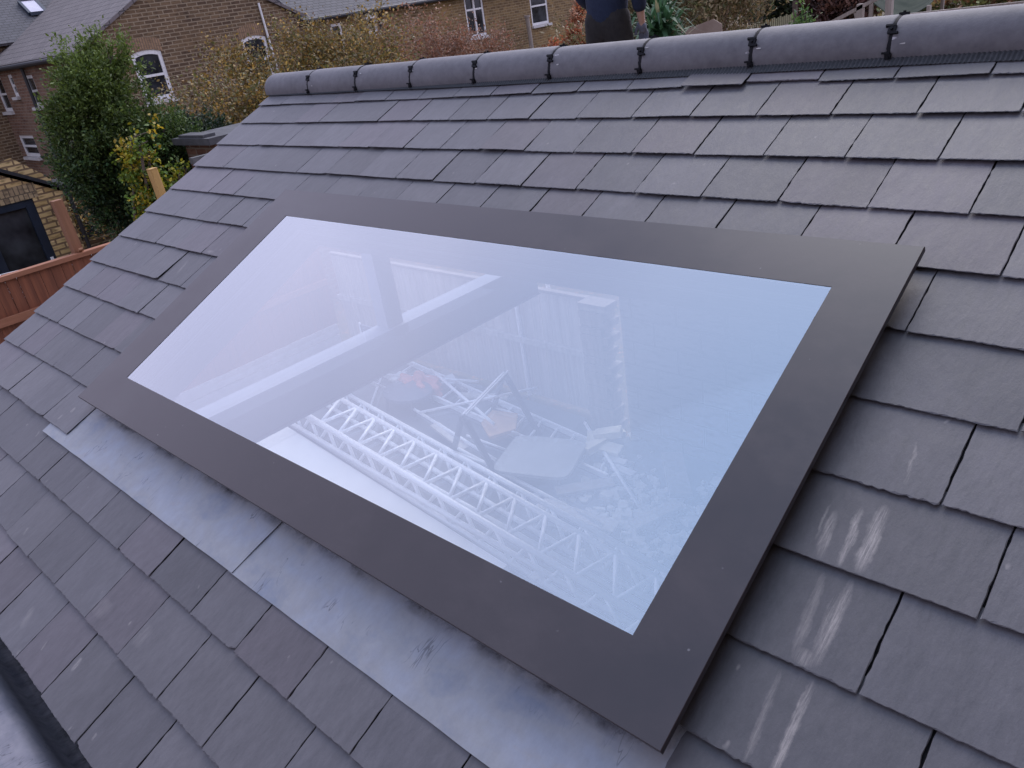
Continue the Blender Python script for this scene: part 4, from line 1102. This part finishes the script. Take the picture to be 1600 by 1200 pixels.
# low dark building behind the fence, under the bush
K_ = empty("lean_to", (0, 0, 0)); tag(K_, "low dark lean-to with a small window, in the shade under the bush", "building")
XK = -16.5
mb = MB(); wall_open(mb, (XK, 0, 0), AY, NX, 3.9, 8.4, GZ, -.75, [(4.15, 4.85, -1.75, -1.10)]); mb.build("wall", M['stock'], K_, uv=True)
window(K_, (XK, 0, 0), AY, NX, 4.15, 4.85, -1.75, -1.10, style='plain', mt='blackrub', sill=False)
mb = MB(); roof_poly(mb, [(XK + .2, 3.9, -.78), (XK + .2, 8.5, -.78), (XK - 1.6, 8.5, -.74), (XK - 1.6, 3.9, -.74)]); mb.build("roof", M['felt'], K_)
for y in (5.3, 6.1):
    m = MB(); m.tube([(XK + .07, y, -.8), (XK + .07, y, GZ)], .05, 8); m.build("downpipe", M['blackrub'], K_)

# little shed showing past the verge of our roof
S_ = empty("shed", (0, 0, 0)); tag(S_, "small brick outhouse with flat grey felt roof, at the verge below the autumn tree", "shed")
m = MB(); m.box((-11.4, 4.50, GZ), (-10.5, 6.4, .06)); m.build("wall", M['red_brick'], S_, uv=True)
m = MB(); m.prism([(-11.45, 4.36), (-10.42, 4.40), (-10.42, 6.5), (-11.45, 6.5)], .062, .15); m.prism([(-11.3, 4.40), (-10.6, 4.42), (-10.6, 4.60), (-11.3, 4.60)], .151, .19); m.build("roof", simple("grey_felt", (.05, .05, .055), (.11, .11, .115), 6, .85, .3), S_)
m = MB(); m.box((-10.4, 4.05, -.10), (-10.3, 4.5, -.02)); o = m.build("grey_coping", M['concrete'], S_)

# ------------------------------------------------------------------ vegetation
def leaf_mesh(name, P, D, size, cols, mt, parent=None, aspect=.5, fold=.25, kind='leaf'):
    """P positions, D direction of each leaf, size lengths, cols rgb"""
    n = len(P); D = D / np.linalg.norm(D, axis=1, keepdims=True)
    ref = rng.normal(size=(n, 3)); S = np.cross(D, ref); S /= np.linalg.norm(S, axis=1, keepdims=True); U = np.cross(S, D)
    size = size[:, None]; W = size * aspect * .5
    v = np.empty((n, 6, 3))
    v[:, 0] = P; v[:, 1] = P + D * size * .35 + S * W + U * W * fold; v[:, 2] = P + D * size * .72 + S * W * .75 + U * W * fold
    v[:, 3] = P + D * size; v[:, 4] = P + D * size * .72 - S * W * .75 + U * W * fold; v[:, 5] = P + D * size * .35 - S * W + U * W * fold
    me = bpy.data.meshes.new(name); me.vertices.add(n * 6); me.vertices.foreach_set('co', v.reshape(-1))
    idx = np.arange(n)[:, None] * 6 + np.array([0, 1, 2, 3, 0, 3, 4, 5])[None]
    me.loops.add(n * 8); me.loops.foreach_set('vertex_index', idx.reshape(-1).astype(np.int32))
    me.polygons.add(n * 2); me.polygons.foreach_set('loop_start', (np.arange(n * 2) * 4).astype(np.int32)); me.polygons.foreach_set('loop_total', np.full(n * 2, 4, np.int32))
    me.update(calc_edges=True); me.materials.append(mt)
    ca = me.color_attributes.new("Col", 'FLOAT_COLOR', 'CORNER')
    c = np.concatenate([np.clip(cols, 0, 1), np.ones((n, 1))], 1); ca.data.foreach_set('color', np.repeat(c, 8, axis=0).reshape(-1).astype(np.float32))
    me.validate()
    o = bpy.data.objects.new(name, me); col.objects.link(o)
    if parent: o.parent = parent
    return o

def grow(mb, p, d, length, r, depth, tips, spread=.6, segs=4, up=.15, shrink=.72, kids=(2, 3)):
    pts = [Vector(p)]; rad = [r]; d = Vector(d).normalized()
    for k in range(segs):
        d = (d + Vector((random.gauss(0, .16), random.gauss(0, .16), random.gauss(0, .12) + up * .3))).normalized()
        pts.append(pts[-1] + d * length / segs); rad.append(r * (1 - .45 * (k + 1) / segs))
        if depth <= 1: tips.append((pts[-1].copy(), d.copy()))
    mb.tube(pts, rad, 6 if r > .02 else 4, cap=False)
    if depth == 0: return
    for _ in range(random.randint(*kids)):
        k = random.randint(max(1, segs - 2), segs); ax = Vector((random.gauss(0, 1), random.gauss(0, 1), random.gauss(0, .6))).normalized()
        nd = (d + ax * spread + Vector((0, 0, up))).normalized()
        grow(mb, pts[k], nd, length * shrink * random.uniform(.8, 1.15), rad[k] * .68, depth - 1, tips, spread, segs, up, shrink, kids)

def shrub(name, label, cat, base, clumps, nleaf, size, palette, sig=.2, stems=6, group=None, aspect=.5, droop=0, top=None, topcol=None):
    """clumps: list of (centre, radius). crown made of leaves gathered round twigs inside every clump"""
    root = empty(name, base); tag(root, label, cat, group); b = Vector(base)
    mbx = MB(); P = []; D = []; Cc = []
    pal = np.array(palette)
    tot = sum(r ** 2 for c, r in clumps)
    for (c, r) in clumps:
        c = Vector(c) - b; n = int(nleaf * r * r / tot); 
        nt_ = max(4, n // 26)
        dirs = rng.normal(size=(nt_, 3)); dirs /= np.linalg.norm(dirs, axis=1, keepdims=True)
        rr = r * rng.uniform(.35, 1.08, nt_) ** .7
        tw = np.array(c)[None] + dirs * rr[:, None] * np.array([1, 1, 1.05])
        toned = rng.uniform(.35, 1.5, nt_); pi_ = rng.integers(0, len(pal), nt_)
        for k in range(nt_):
            m_ = max(3, int(n / nt_)); t_ = rng.uniform(-.5, .5, m_)[:, None] * (dirs[k] * .8 + np.array([0, 0, .35]))[None] * sig * 1.6
            P.append(tw[k][None] + t_ + rng.normal(0, sig * .22, (m_, 3)))
            D.append(dirs[k][None] * .7 + np.array([[0, 0, .25 - droop]]) + rng.normal(0, .6, (m_, 3)))
            cc = pal[pi_[k]][None] * toned[k] * rng.uniform(.75, 1.25, (m_, 1)); Cc.append(cc)
    P = np.concatenate(P); D = np.concatenate(D); Cc = np.concatenate(Cc)
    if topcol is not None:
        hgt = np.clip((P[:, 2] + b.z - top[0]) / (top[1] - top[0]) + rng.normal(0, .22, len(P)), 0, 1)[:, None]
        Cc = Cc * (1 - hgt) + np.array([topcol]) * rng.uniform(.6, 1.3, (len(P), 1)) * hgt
    for k in range(stems):
        c, r = random.choice(clumps); c = Vector(c) - b
        s0 = Vector((random.gauss(0, .1), random.gauss(0, .1), 0)); mid = s0.lerp(c, .5) + Vector((random.gauss(0, .08), random.gauss(0, .08), 0))
        mbx.tube([s0, mid, c, c + Vector((random.gauss(0, .1), random.gauss(0, .1), r * .8))], [.045, .03, .018, .006], 6, cap=False)
    mbx.build("stem" if name != "tree" else "trunk", M['bark'], root, smooth=True)
    leaf_mesh("foliage", P, D, rng.uniform(.6, 1.3, len(P)) * size, Cc, M['leaf'], root, aspect)
    return root

random.seed(17)
def atx(px, py, x):   # used once to place plants from measured bearings: returns Y, Z on the plane X = x
    d = Vector(((px - 800) / 1227, (py - 600) / 1227, 1)); wv = right * d.x + down * d.y + fwd * d.z
    t = (x - cam_loc.x) / wv.x; return Vector((x, cam_loc.y + wv.y * t, cam_loc.z + wv.z * t))
def blob(px, py, rpx, x, jx=.25):
    c = atx(px, py, x + random.uniform(-jx, jx)); return (c, rpx / 1227 * abs(x) * 1.08)
bush = [blob(px, py, r, -12) for px, py, r in [(158, 135, 34), (128, 128, 28), (108, 145, 20), (176, 168, 30), (150, 185, 44), (108, 190, 26), (205, 218, 36), (262, 208, 26), (125, 230, 36),
        (185, 240, 46), (250, 245, 36), (145, 280, 38), (210, 290, 44), (265, 285, 30), (118, 268, 26), (292, 228, 30), (305, 262, 26), (252, 222, 30), (275, 255, 32), (300, 285, 24), (245, 196, 16), (180, 325, 34), (172, 100, 12), (130, 100, 12), (215, 105, 7), (232, 190, 12), (228, 150, 7), (240, 172, 7)]]
bush += [blob(px, py, r, -12, .1) for px, py, r in [(138, 72, 5), (136, 85, 8), (95, 66, 4), (98, 82, 7), (190, 70, 6), (192, 84, 9), (125, 60, 4), (150, 52, 5), (152, 68, 7), (190, 100, 10), (160, 92, 16), (215, 128, 7)]]
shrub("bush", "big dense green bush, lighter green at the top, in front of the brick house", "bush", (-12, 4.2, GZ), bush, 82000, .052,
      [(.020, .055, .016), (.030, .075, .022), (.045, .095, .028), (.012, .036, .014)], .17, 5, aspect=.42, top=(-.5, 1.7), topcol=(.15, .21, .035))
yb = [blob(px, py, r * .56, -10.8, .15) for px, py, r in [(225, 300, 24), (245, 315, 22), (215, 270, 20), (240, 285, 18), (200, 245, 12), (232, 240, 12), (205, 215, 6), (240, 205, 7), (218, 228, 9), (280, 275, 12), (290, 262, 6), (225, 330, 22), (262, 300, 12)]]
shrub("shrub", "small bright yellow and green leafed shrub beside the new timber post", "shrub", (-10.8, 3.0, GZ), yb, 3600, .055,
      [(.20, .27, .025), (.36, .33, .02), (.11, .19, .02), (.42, .30, .02), (.13, .20, .025)], .2, 8, aspect=.6, droop=.3)
hd = [blob(px, py, r, -13.2, .3) for px, py, r in [(300, 225, 34), (325, 215, 30), (280, 205, 22), (290, 265, 34), (330, 255, 26), (260, 250, 30), (350, 215, 20), (285, 300, 26)]]
shrub("hedge", "low dark hedge between the green bush and the brick outhouse", "hedge", (-13.2, 5.6, GZ), hd, 14000, .055, [(.014, .032, .012), (.022, .048, .018), (.03, .05, .02)], .15, 6)

def airy_tree(name, label, cat, base, trunks, palette, nper, lsize, seed, depth=4, group=None, bark='bark', spread=.62, up=.12, length=1.3, r0=.07, keep=1.0, sig=.10, aspect=.55, zmin=-9):
    random.seed(seed)
    root = empty(name, base); tag(root, label, cat, group)
    mbx = MB(); tips = []
    for (d, l) in trunks: grow(mbx, Vector((random.gauss(0, .06), random.gauss(0, .06), 0)), d, l, r0, depth, tips, spread, 4, up, .72, (2, 4))
    mbx.build("trunk", M[bark], root, smooth=True)
    pal = np.array(palette); P, D, Cc = [], [], []
    for (t_, d_) in tips:
        if random.random() > keep or t_.z + base[2] < zmin: continue
        n = max(1, int(random.gauss(nper, nper * .3))); k0 = rng.integers(0, len(pal)); tn = rng.uniform(.6, 1.3)
        P.append(np.array(t_)[None] + rng.normal(0, sig, (n, 3))); D.append(np.array(d_)[None] + rng.normal(0, .8, (n, 3)) - np.array([[0, 0, .3]]))
        Cc.append(pal[np.where(rng.random(n) < .7, k0, rng.integers(0, len(pal), n))] * tn * rng.uniform(.7, 1.3, (n, 1)))
    if P:
        P, D, Cc = map(np.concatenate, (P, D, Cc)); leaf_mesh("crown", P, D, rng.uniform(.6, 1.3, len(P)) * lsize, Cc, M['leaf'], root, aspect)
    return root, len(tips)
AUT = [(.25, .17, .045), (.33, .19, .045), (.17, .145, .045), (.14, .14, .04), (.40, .26, .06), (.17, .10, .045), (.22, .18, .09)]
T1, nt1 = airy_tree("tree", "autumn tree with sparse orange and olive leaves before the brick houses", "tree", (-14.5, 8.1, GZ),
          [((-.1, -.45, .8), 1.7), ((0, .05, 1), 1.9), ((.1, .50, .75), 1.7), ((.05, -.2, .9), 1.8), ((0, .30, .9), 1.8)], AUT, 13, .062, 33, 5, spread=.70, up=.05, r0=.075, keep=.9, zmin=-1.9, sig=.16)
print('tips', nt1)
# brown twiggy stems along the foot of the long house
BROWN = [(.30, .14, .08), (.36, .17, .10), (.24, .13, .08), (.30, .20, .14)]
for k, (px, py) in enumerate(((585, 92), (628, 88), (668, 86), (706, 88), (745, 86), (785, 88))):
    c = atx(px, py, -18.5)
    airy_tree("twiggy_shrub", "", "shrub", (c.x, c.y, c.z - 2.4), [((0, .15, 1), 1.35), ((.1, -.2, 1), 1.3), ((-.1, .4, 1), 1.2), ((0, -.45, 1), 1.1)], BROWN, 3, .07, 50 + k, 4,
              group="brown twiggy shrubs below the long house", bark='drystem', spread=.45, up=.22, r0=.022, keep=.8, sig=.1)
tw = [o for o in col.objects if o.name.startswith("twiggy_shrub")]
where = ["leftmost of the brown twiggy shrubs along the ridge, beside the autumn tree", "second brown twiggy shrub from the autumn tree", "brown twiggy shrub below the blank stretch of wall left of the double window",
         "brown twiggy shrub just left of the double white window's sill", "brown twiggy shrub just right of the double white window's sill", "rightmost brown twiggy shrub, beside the grey pipe"]
for o, l in zip(tw, where): o['label'] = l
RUST = [(.42, .14, .06), (.50, .20, .09), (.34, .11, .05), (.46, .26, .16)]
shrub("hedge", "rust coloured beech hedge left of the standing person", "hedge", (-17, 19.4, GZ), [blob(px, py, r, -17, .3) for px, py, r in [(872, 82, 16), (890, 74, 18), (905, 64, 20), (858, 88, 10), (895, 45, 8), (902, 30, 9), (906, 12, 10)]],
      9000, .085, RUST, .2, 8, droop=.2)

# ---- right background, behind the ridge
def aty(px, py, y):
    d = Vector(((px - 800) / 1227, (py - 600) / 1227, 1)); wv = right * d.x + down * d.y + fwd * d.z
    t = (y - cam_loc.y) / wv.y; return Vector((cam_loc.x + wv.x * t, y, cam_loc.z + wv.z * t))
def blob2(px, py, rpx, y, j=.3):
    c = aty(px, py, y + random.uniform(-j, j)); return (c, rpx / 1227 * (c - cam_loc).length)
def cordyline(px, py, y, n, ln, label, seed, head=1.0):
    random.seed(seed); c = aty(px, py, y)
    root = empty("cordyline", (c.x, c.y, GZ)); tag(root, label, "plant", "strap leaved plants behind the ridge")
    hh = c.z - GZ
    m = MB(); m.tube([(0, 0, 0), (.03, .02, hh * .5), (0, 0, hh)], [.10, .07, .06], 8); m.build("trunk", M['bark'], root, smooth=True)
    m = MB()
    for k in range(n):
        a = random.uniform(0, 2 * math.pi); el = random.uniform(-.5, 1.45); l = ln * random.uniform(.7, 1.15); w_ = .038 * random.uniform(.8, 1.3)
        d = Vector((math.cos(a) * math.cos(el), math.sin(a) * math.cos(el), math.sin(el))); s = d.cross(Vector((0, 0, 1))).normalized() * w_
        dr = random.uniform(.05, .5) * l
        p = [Vector((0, 0, hh + random.uniform(-.18, .05))) + d * l * f - Vector((0, 0, dr * f * f)) for f in (0, .35, .7, 1)]
        g = random.uniform(.6, 1.4); cc = (.055 * g, .13 * g, .055 * g) if random.random() > .12 else (.30, .28, .16)
        for i_, (w0, w1) in enumerate(((.5, 1), (1, .8), (.8, .05))): m.poly([p[i_] - s * w0, p[i_] + s * w0, p[i_ + 1] + s * w1, p[i_ + 1] - s * w1], c=cc)
    m.build("foliage", M['leaf'], root)
cordyline(1033, 42, 11, 260, .62, "spiky dark green strap leaved plant just above the ridge, right of the person", 5)
cordyline(1022, 12, 13.5, 170, .75, "taller strap leaved plant with its tips cut by the top of the picture", 6)
DRY = [(.34, .25, .12), (.26, .18, .09), (.40, .32, .18), (.20, .17, .07), (.16, .17, .06)]
for k, (px, l) in enumerate(((1008, "pale dry reedy clump beside the person's elbow"), (1098, "tall straw coloured dry shrub right of the strap leaved plant"), (1128, "straw and green dry shrub before the dark trees"))):
    c = aty(px, 60, 15 + k * .7)
    airy_tree("dry_shrub", l, "shrub", (c.x, c.y, GZ), [((0, .1, 1), 1.9), ((.2, 0, 1), 1.9), ((-.25, 0, 1), 1.8), ((.1, -.2, 1), 1.7)], DRY, 7, .10, 80 + k, 4, bark='drystem', spread=.42, up=.25, r0=.03, sig=.14, group="dry shrubs behind the ridge", aspect=.3)
GRN = [(.018, .035, .014), (.035, .05, .02), (.06, .07, .025), (.025, .03, .015)]
for k, (px, y, s, l) in enumerate(((1010, 27, 80, "dark tree far behind the strap leaved plants"), (1120, 26, 90, "dark tree behind the straw coloured shrubs"), (1195, 24, 70, "dark tree behind the green trellis"), (1245, 22, 60, "dark tree right of the trellis"),
                              (1330, 30, 80, "dim tree far behind the sloping rails"), (1450, 32, 80, "olive tree at the far end of the garden, upper right"), (1575, 33, 90, "olive tree in the top right corner"))):
    cl = [blob2(px + random.uniform(-35, 35), -8 + random.uniform(-55, 32), random.uniform(18, 30), y, 1.0) for _ in range(12)]
    c = aty(px, 40, y)
    shrub("tree", l, "tree", (c.x, c.y, GZ), cl, 7500, .15, GRN if k < 4 else [(.08, .09, .03), (.12, .10, .04), (.16, .10, .05), (.05, .07, .025)], .4, 8, group="trees beyond the ridge")
# trellis
tr = empty("trellis", (-10, 17.3, GZ)); tag(tr, "pale green picket trellis running away behind the ridge", "trellis")
m = MB()
for k in range(30): m.box((-.012, k * .11, 0), (.012, k * .11 + .045, 2.42 + .02 * math.sin(k * 2)))
m.build("pickets", simple("greened_wood", (.20, .19, .10), (.30, .28, .17), 6, .8, 0), tr)
m = MB(); m.box((.013, 0, 2.15), (.05, 3.3, 2.21)); m.box((.013, 0, .9), (.05, 3.3, .96)); m.build("rail", M['grey_wood'], tr)
m = MB(); m.box((-.05, 3.31, 0), (.05, 3.42, 2.7)); m.build("post", M['bark'], tr)
c = aty(1088, 45, 12.5)
sb = MB(); sb.prism([(-.42, 0), (.40, 0), (.44, 2.92), (.30, 3.02), (-.40, 2.86)], -.015, .015, 0, Matrix.Rotation(math.pi / 2, 4, 'X'))
o = sb.build("sheet_board", simple("pinkish_board", (.26, .19, .15), (.34, .26, .21), 5, .85, 0)); o.location = (c.x, c.y, GZ); o.rotation_euler = (0, 0, .35)
tag(o, "pinkish grey board standing upright between the strap leaved plant and the dry shrub", "board")
spr = [blob2(px, py, r, 13, .1) for px, py, r in ((1252, 42, 5), (1262, 32, 4), (1258, 20, 2.5), (1256, 12, 1.5), (1246, 48, 6), (1268, 47, 5))]
shrub("shrub", "fresh green sprig standing up from behind the ridge", "shrub", (spr[0][0].x, 13, GZ), spr, 420, .08, [(.06, .13, .035), (.11, .19, .05)], .2, 3)
rd = [blob2(px, py, r, 16, .4) for px, py, r in ((1285, 25, 22), (1310, 18, 20), (1325, 5, 18), (1275, 5, 18), (1300, 38, 14), (1345, 12, 10))]
shrub("shrub", "dark red brown shrub behind the sloping rails", "shrub", (rd[0][0].x, 16, GZ), rd, 7000, .10, [(.10, .045, .035), (.14, .07, .05), (.07, .035, .03)], .25, 10)
# timber climbing frame / rails
fr2 = empty("garden_railing", (-5.2, 12.5, GZ)); tag(fr2, "weathered timber posts with a sloping rail at the top right", "railing")
def F(px, py, y=12.5): return aty(px, py, y) - Vector((-5.2, 12.5, GZ))
m = MB(); m.obox(F(1282, 44), F(1372, -3), .09, .05); m.build("rail", M['grey_wood'], fr2)
for (px, py) in ((1345, 6), (1391, -12)):
    a = F(px, py); m = MB(); m.obox(a, (a.x, a.y, 0), .09, .09, upv=Vector((1, 0, 0))); m.build("post", M['grey_wood'], fr2)
m = MB(); m.obox(F(1336, 14), F(1342, 36), .06, .05); m.build("brace", M['grey_wood'], fr2)
m = MB(); m.obox(F(1300, 36, 13.2), F(1600, 4, 13.2), .05, .04); m.build("rail", M['grey_wood'], fr2)
# paved strip and green tarpaulin beyond
m = MB(); m.box((-12, 20, -2.62), (-5.5, 27, -2.60)); tag(m.build("path", simple("old_paving", (.25, .23, .23), (.38, .36, .35), 1.5, .9, .3)), kind="structure")
tp_ = empty("lean_roof", (0, 0, 0)); tag(tp_, "sagging grey green sheet roof on posts at the top right", "shelter")
mb = MB(); p00, p10, p11, p01 = aty(1362, 2, 15), aty(1452, 8, 15), aty(1475, -22, 18), aty(1360, -26, 18)
nq = 12
for j in range(nq + 1):
    for i in range(nq + 1):
        u, v = i / nq, j / nq; p = p00.lerp(p10, u).lerp(p01.lerp(p11, u), v); mb.v.append(tuple(p - Vector((0, 0, .35 * math.sin(u * math.pi) * (.6 + .4 * math.sin(v * 3))))))
for j in range(nq):
    for i in range(nq): a = j * (nq + 1) + i; mb.f.append((a, a + 1, a + nq + 2, a + nq + 1))
mb.mi = [0] * len(mb.f); mb.c = [None] * len(mb.f)
o = mb.build("sheet", simple("tarp", (.035, .045, .035), (.07, .08, .06), 3, .95, .1, spec=.05), tp_, smooth=True); o.modifiers.new("t", 'SOLIDIFY').thickness = .01
for p in (p00, p10, p01, p11):
    m = MB(); m.obox(p, (p.x, p.y, GZ), .06, .06, upv=Vector((1, 0, 0))); m.build("post", M['grey_wood'], tp_)
gr = [blob2(px, py, r, 19, .5) for px, py, r in ((1400, 30, 12), (1440, 22, 12), (1480, 18, 13), (1520, 14, 13), (1560, 12, 13), (1600, 8, 14))]
shrub("hedge", "low olive and orange leafed hedge along the top right of the ridge", "hedge", (gr[2][0].x, 19, GZ), gr, 9000, .10, [(.15, .16, .05), (.30, .14, .06), (.12, .14, .045), (.24, .18, .07)], .25, 8)

# ------------------------------------------------------------------ scaffold platform and the person standing on it
PX, PY = -3.92, 4.62
pf = empty("scaffold_platform", (PX, 4.75, -2.6)); tag(pf, "scaffold board platform at the far eaves that the person stands on", "scaffold")
FZ = .045
for k in range(3):
    m = MB(); m.box((-1.6, -.36 + k * .235, FZ + 2.6 - .038), (1.6, -.36 + k * .235 + .225, FZ + 2.6)); m.build("board", M['yellow_wood'], pf)
for x in (-1.5, 1.5):
    for y in (-.05, .45):
        m = MB(); m.tube([(x, y, 0), (x, y, FZ + 2.6 - .04)], .024, 8); m.build("standard", M['alu'], pf)
    m = MB(); m.tube([(x, -.45, FZ + 2.6 - .064), (x, .5, FZ + 2.6 - .064)], .024, 8); m.build("transom", M['alu'], pf)

def skin_mesh(name, verts, edges, radii, mt, parent=None, sub=2, rootv=0):
    me = bpy.data.meshes.new(name); me.from_pydata(verts, edges, [])
    o = bpy.data.objects.new(name, me); col.objects.link(o)
    s = o.modifiers.new("skin", 'SKIN'); s.use_smooth_shade = True
    for i, r in enumerate(radii):
        sv = me.skin_vertices[0].data[i] if me.skin_vertices else None
        if sv: sv.radius = r if isinstance(r, tuple) else (r, r); sv.use_root = (i == rootv)
    if sub: o.modifiers.new("sub", 'SUBSURF').levels = sub; o.modifiers["sub"].render_levels = sub
    dg = bpy.context.evaluated_depsgraph_get(); me2 = bpy.data.meshes.new_from_object(o.evaluated_get(dg))
    bpy.data.objects.remove(o); bpy.data.meshes.remove(me); me2.name = name
    me2.materials.clear(); me2.materials.append(mt)
    o = bpy.data.objects.new(name, me2); col.objects.link(o)
    if parent: o.parent = parent
    return o
def ensure_skin(me):
    pass
# a person seen from behind; local axes: x to the person's right as we see it, y away from us, z up from the soles
def person():
    V = dict(pelvis=(0, 0, .93), waist=(0, .0, 1.08), chest=(.01, .01, 1.30), neck0=(.01, .02, 1.45), neck=(.01, .03, 1.52), head=(.015, .05, 1.62), crown=(.015, .05, 1.72),
             hipL=(-.10, 0, .88), kneeL=(-.12, .02, .50), ankL=(-.13, 0, .09), toeL=(-.14, .15, .035), hipR=(.10, 0, .88), kneeR=(.13, .03, .50), ankR=(.14, -.01, .09), toeR=(.16, .14, .035),
             shL=(-.17, .01, 1.41), elL=(-.26, .06, 1.14), wrL=(-.16, .24, 1.02), shR=(.18, .01, 1.41), elR=(.255, .02, 1.13), wrR=(.245, .07, .93))
    R = dict(pelvis=(.155, .11), waist=(.145, .10), chest=(.17, .115), neck0=(.09, .07), neck=(.055, .055), head=(.078, .095), crown=(.06, .07), hipL=.095, kneeL=.06, ankL=.042, toeL=.032,
             hipR=.095, kneeR=.06, ankR=.042, toeR=.032, shL=.06, elL=.042, wrL=.028, shR=.06, elR=.042, wrR=.028)
    E = [('pelvis', 'waist'), ('waist', 'chest'), ('chest', 'neck0'), ('neck0', 'neck'), ('neck', 'head'), ('head', 'crown'), ('pelvis', 'hipL'), ('hipL', 'kneeL'), ('kneeL', 'ankL'), ('ankL', 'toeL'),
         ('pelvis', 'hipR'), ('hipR', 'kneeR'), ('kneeR', 'ankR'), ('ankR', 'toeR'), ('chest', 'shL'), ('shL', 'elL'), ('elL', 'wrL'), ('chest', 'shR'), ('shR', 'elR'), ('elR', 'wrR')]
    # hands: palm plus five separate fingers, slightly curled
    for s, wr, fw in (('L', Vector(V['wrL']), Vector((.35, .75, -.45)).normalized()), ('R', Vector(V['wrR']), Vector((.02, .22, -1)).normalized())):
        side = fw.cross(Vector((0, 1, 0)) if s == 'R' else Vector((0, 0, 1))).normalized(); pal = fw.cross(side).normalized()
        V['pm' + s] = tuple(wr + fw * .055); R['pm' + s] = (.030, .017); E.append(('wr' + s, 'pm' + s))
        for k, (off, ln) in enumerate(((-.030, .070), (-.010, .082), (.010, .078), (.029, .060))):
            b0 = wr + fw * .092 + side * off; prev = 'pm' + s
            for j, (f, curl) in enumerate(((0, 0), (.45, .006), (.78, .020), (1, .036))):
                nm = 'f%s%d%d' % (s, k, j); V[nm] = tuple(b0 + fw * ln * f * (1 - .08 * j) + pal * curl); R[nm] = (.0115, .0115) if j == 0 else .0095 - .0008 * j
                E.append((prev, nm)); prev = nm
        prev = 'pm' + s
        for j, (f, sd_) in enumerate(((.035, -.034), (.068, -.050), (.095, -.052))):
            nm = 't%s%d' % (s, j); V[nm] = tuple(wr + fw * f + side * sd_ + pal * .010 * (j + 1)); R[nm] = .0115 - .001 * j; E.append((prev, nm)); prev = nm
    ids = {k: i for i, k in enumerate(V)}
    root = empty("person", (PX, PY, FZ)); root.rotation_euler = (0, 0, .12)
    tag(root, "person in navy jumper and dark trousers standing beyond the ridge with back turned", "person")
    me = None
    def make(nm, keys, grow_, mt, cuts=None, sub=2):
        ks = [k for k in V if k in keys]; ii = {k: i for i, k in enumerate(ks)}
        vs = [((cuts or {}).get(k) or V[k]) for k in ks]; es = [(ii[a], ii[b]) for a, b in E if a in ii and b in ii]
        rs = []
        for k in ks:
            r = R[k]; r = r if isinstance(r, tuple) else (r, r); rs.append((r[0] + grow_, r[1] + grow_))
        m_ = bpy.data.meshes.new(nm); m_.from_pydata(vs, es, [])
        o = bpy.data.objects.new(nm, m_); col.objects.link(o)
        o.modifiers.new("skin", 'SKIN').use_smooth_shade = True
        bpy.context.view_layer.objects.active = o
        if not m_.skin_vertices:
            bm_ = bmesh.new(); bm_.from_mesh(m_); bm_.verts.layers.skin.verify(); bm_.to_mesh(m_); bm_.free()
        for i, r in enumerate(rs):
            sv = m_.skin_vertices[0].data[i]; sv.radius = r; sv.use_root = (i == 0)
        sb_ = o.modifiers.new("sub", 'SUBSURF'); sb_.levels = sb_.render_levels = sub
        dg = bpy.context.evaluated_depsgraph_get(); dg.update(); m2 = bpy.data.meshes.new_from_object(o.evaluated_get(dg))
        bpy.data.objects.remove(o); m2.name = nm; m2.materials.clear(); m2.materials.append(mt)
        m2.polygons.foreach_set('use_smooth', [True] * len(m2.polygons))
        o = bpy.data.objects.new(nm, m2); col.objects.link(o); o.parent = root; return o
    body = make("body", set(V), 0, M['skin'])
    # face on the far side of the head: nose, mouth, ears pushed out of the same surface
    hd_ = Vector((.015, .05, 1.63))
    for v in body.data.vertices:
        p = v.co - hd_
        if p.length < .16 and p.y > .04:
            if abs(p.x) < .018 and -.03 < p.z < .02: v.co.y += .022
            if abs(abs(p.x) - .03) < .015 and .01 < p.z < .035: v.co.y -= .008
            if abs(p.x) < .025 and -.06 < p.z < -.045: v.co.y += .006
        if p.length < .16 and abs(p.x) > .06 and abs(p.y) < .02 and -.03 < p.z < .03: v.co.x += math.copysign(.018, p.x)
    make("jumper", {'pelvis', 'waist', 'chest', 'neck0', 'shL', 'elL', 'wrL', 'shR', 'elR', 'wrR'}, .022, M['navy'],
         {'pelvis': (0, 0, .845), 'wrL': (-.18, .20, 1.035), 'wrR': (.247, .055, .985), 'neck0': (.01, .02, 1.43)})
    make("trousers", {'waist', 'pelvis', 'hipL', 'kneeL', 'ankL', 'hipR', 'kneeR', 'ankR'}, .014, M['trouser'], {'waist': (0, 0, 1.12)})
    make("boot", {'ankL', 'toeL'}, .014, M['blackrub']); make("boot", {'ankR', 'toeR'}, .014, M['blackrub'])
    make("hair", {'head', 'crown'}, .012, M['hair'], {'head': (.015, .035, 1.655), 'crown': (.015, .04, 1.725)})
    make("glove", {k for k in V if k.startswith(('fR', 'tR', 'pmR', 'wrR'))}, .003, M['glove'])
person()
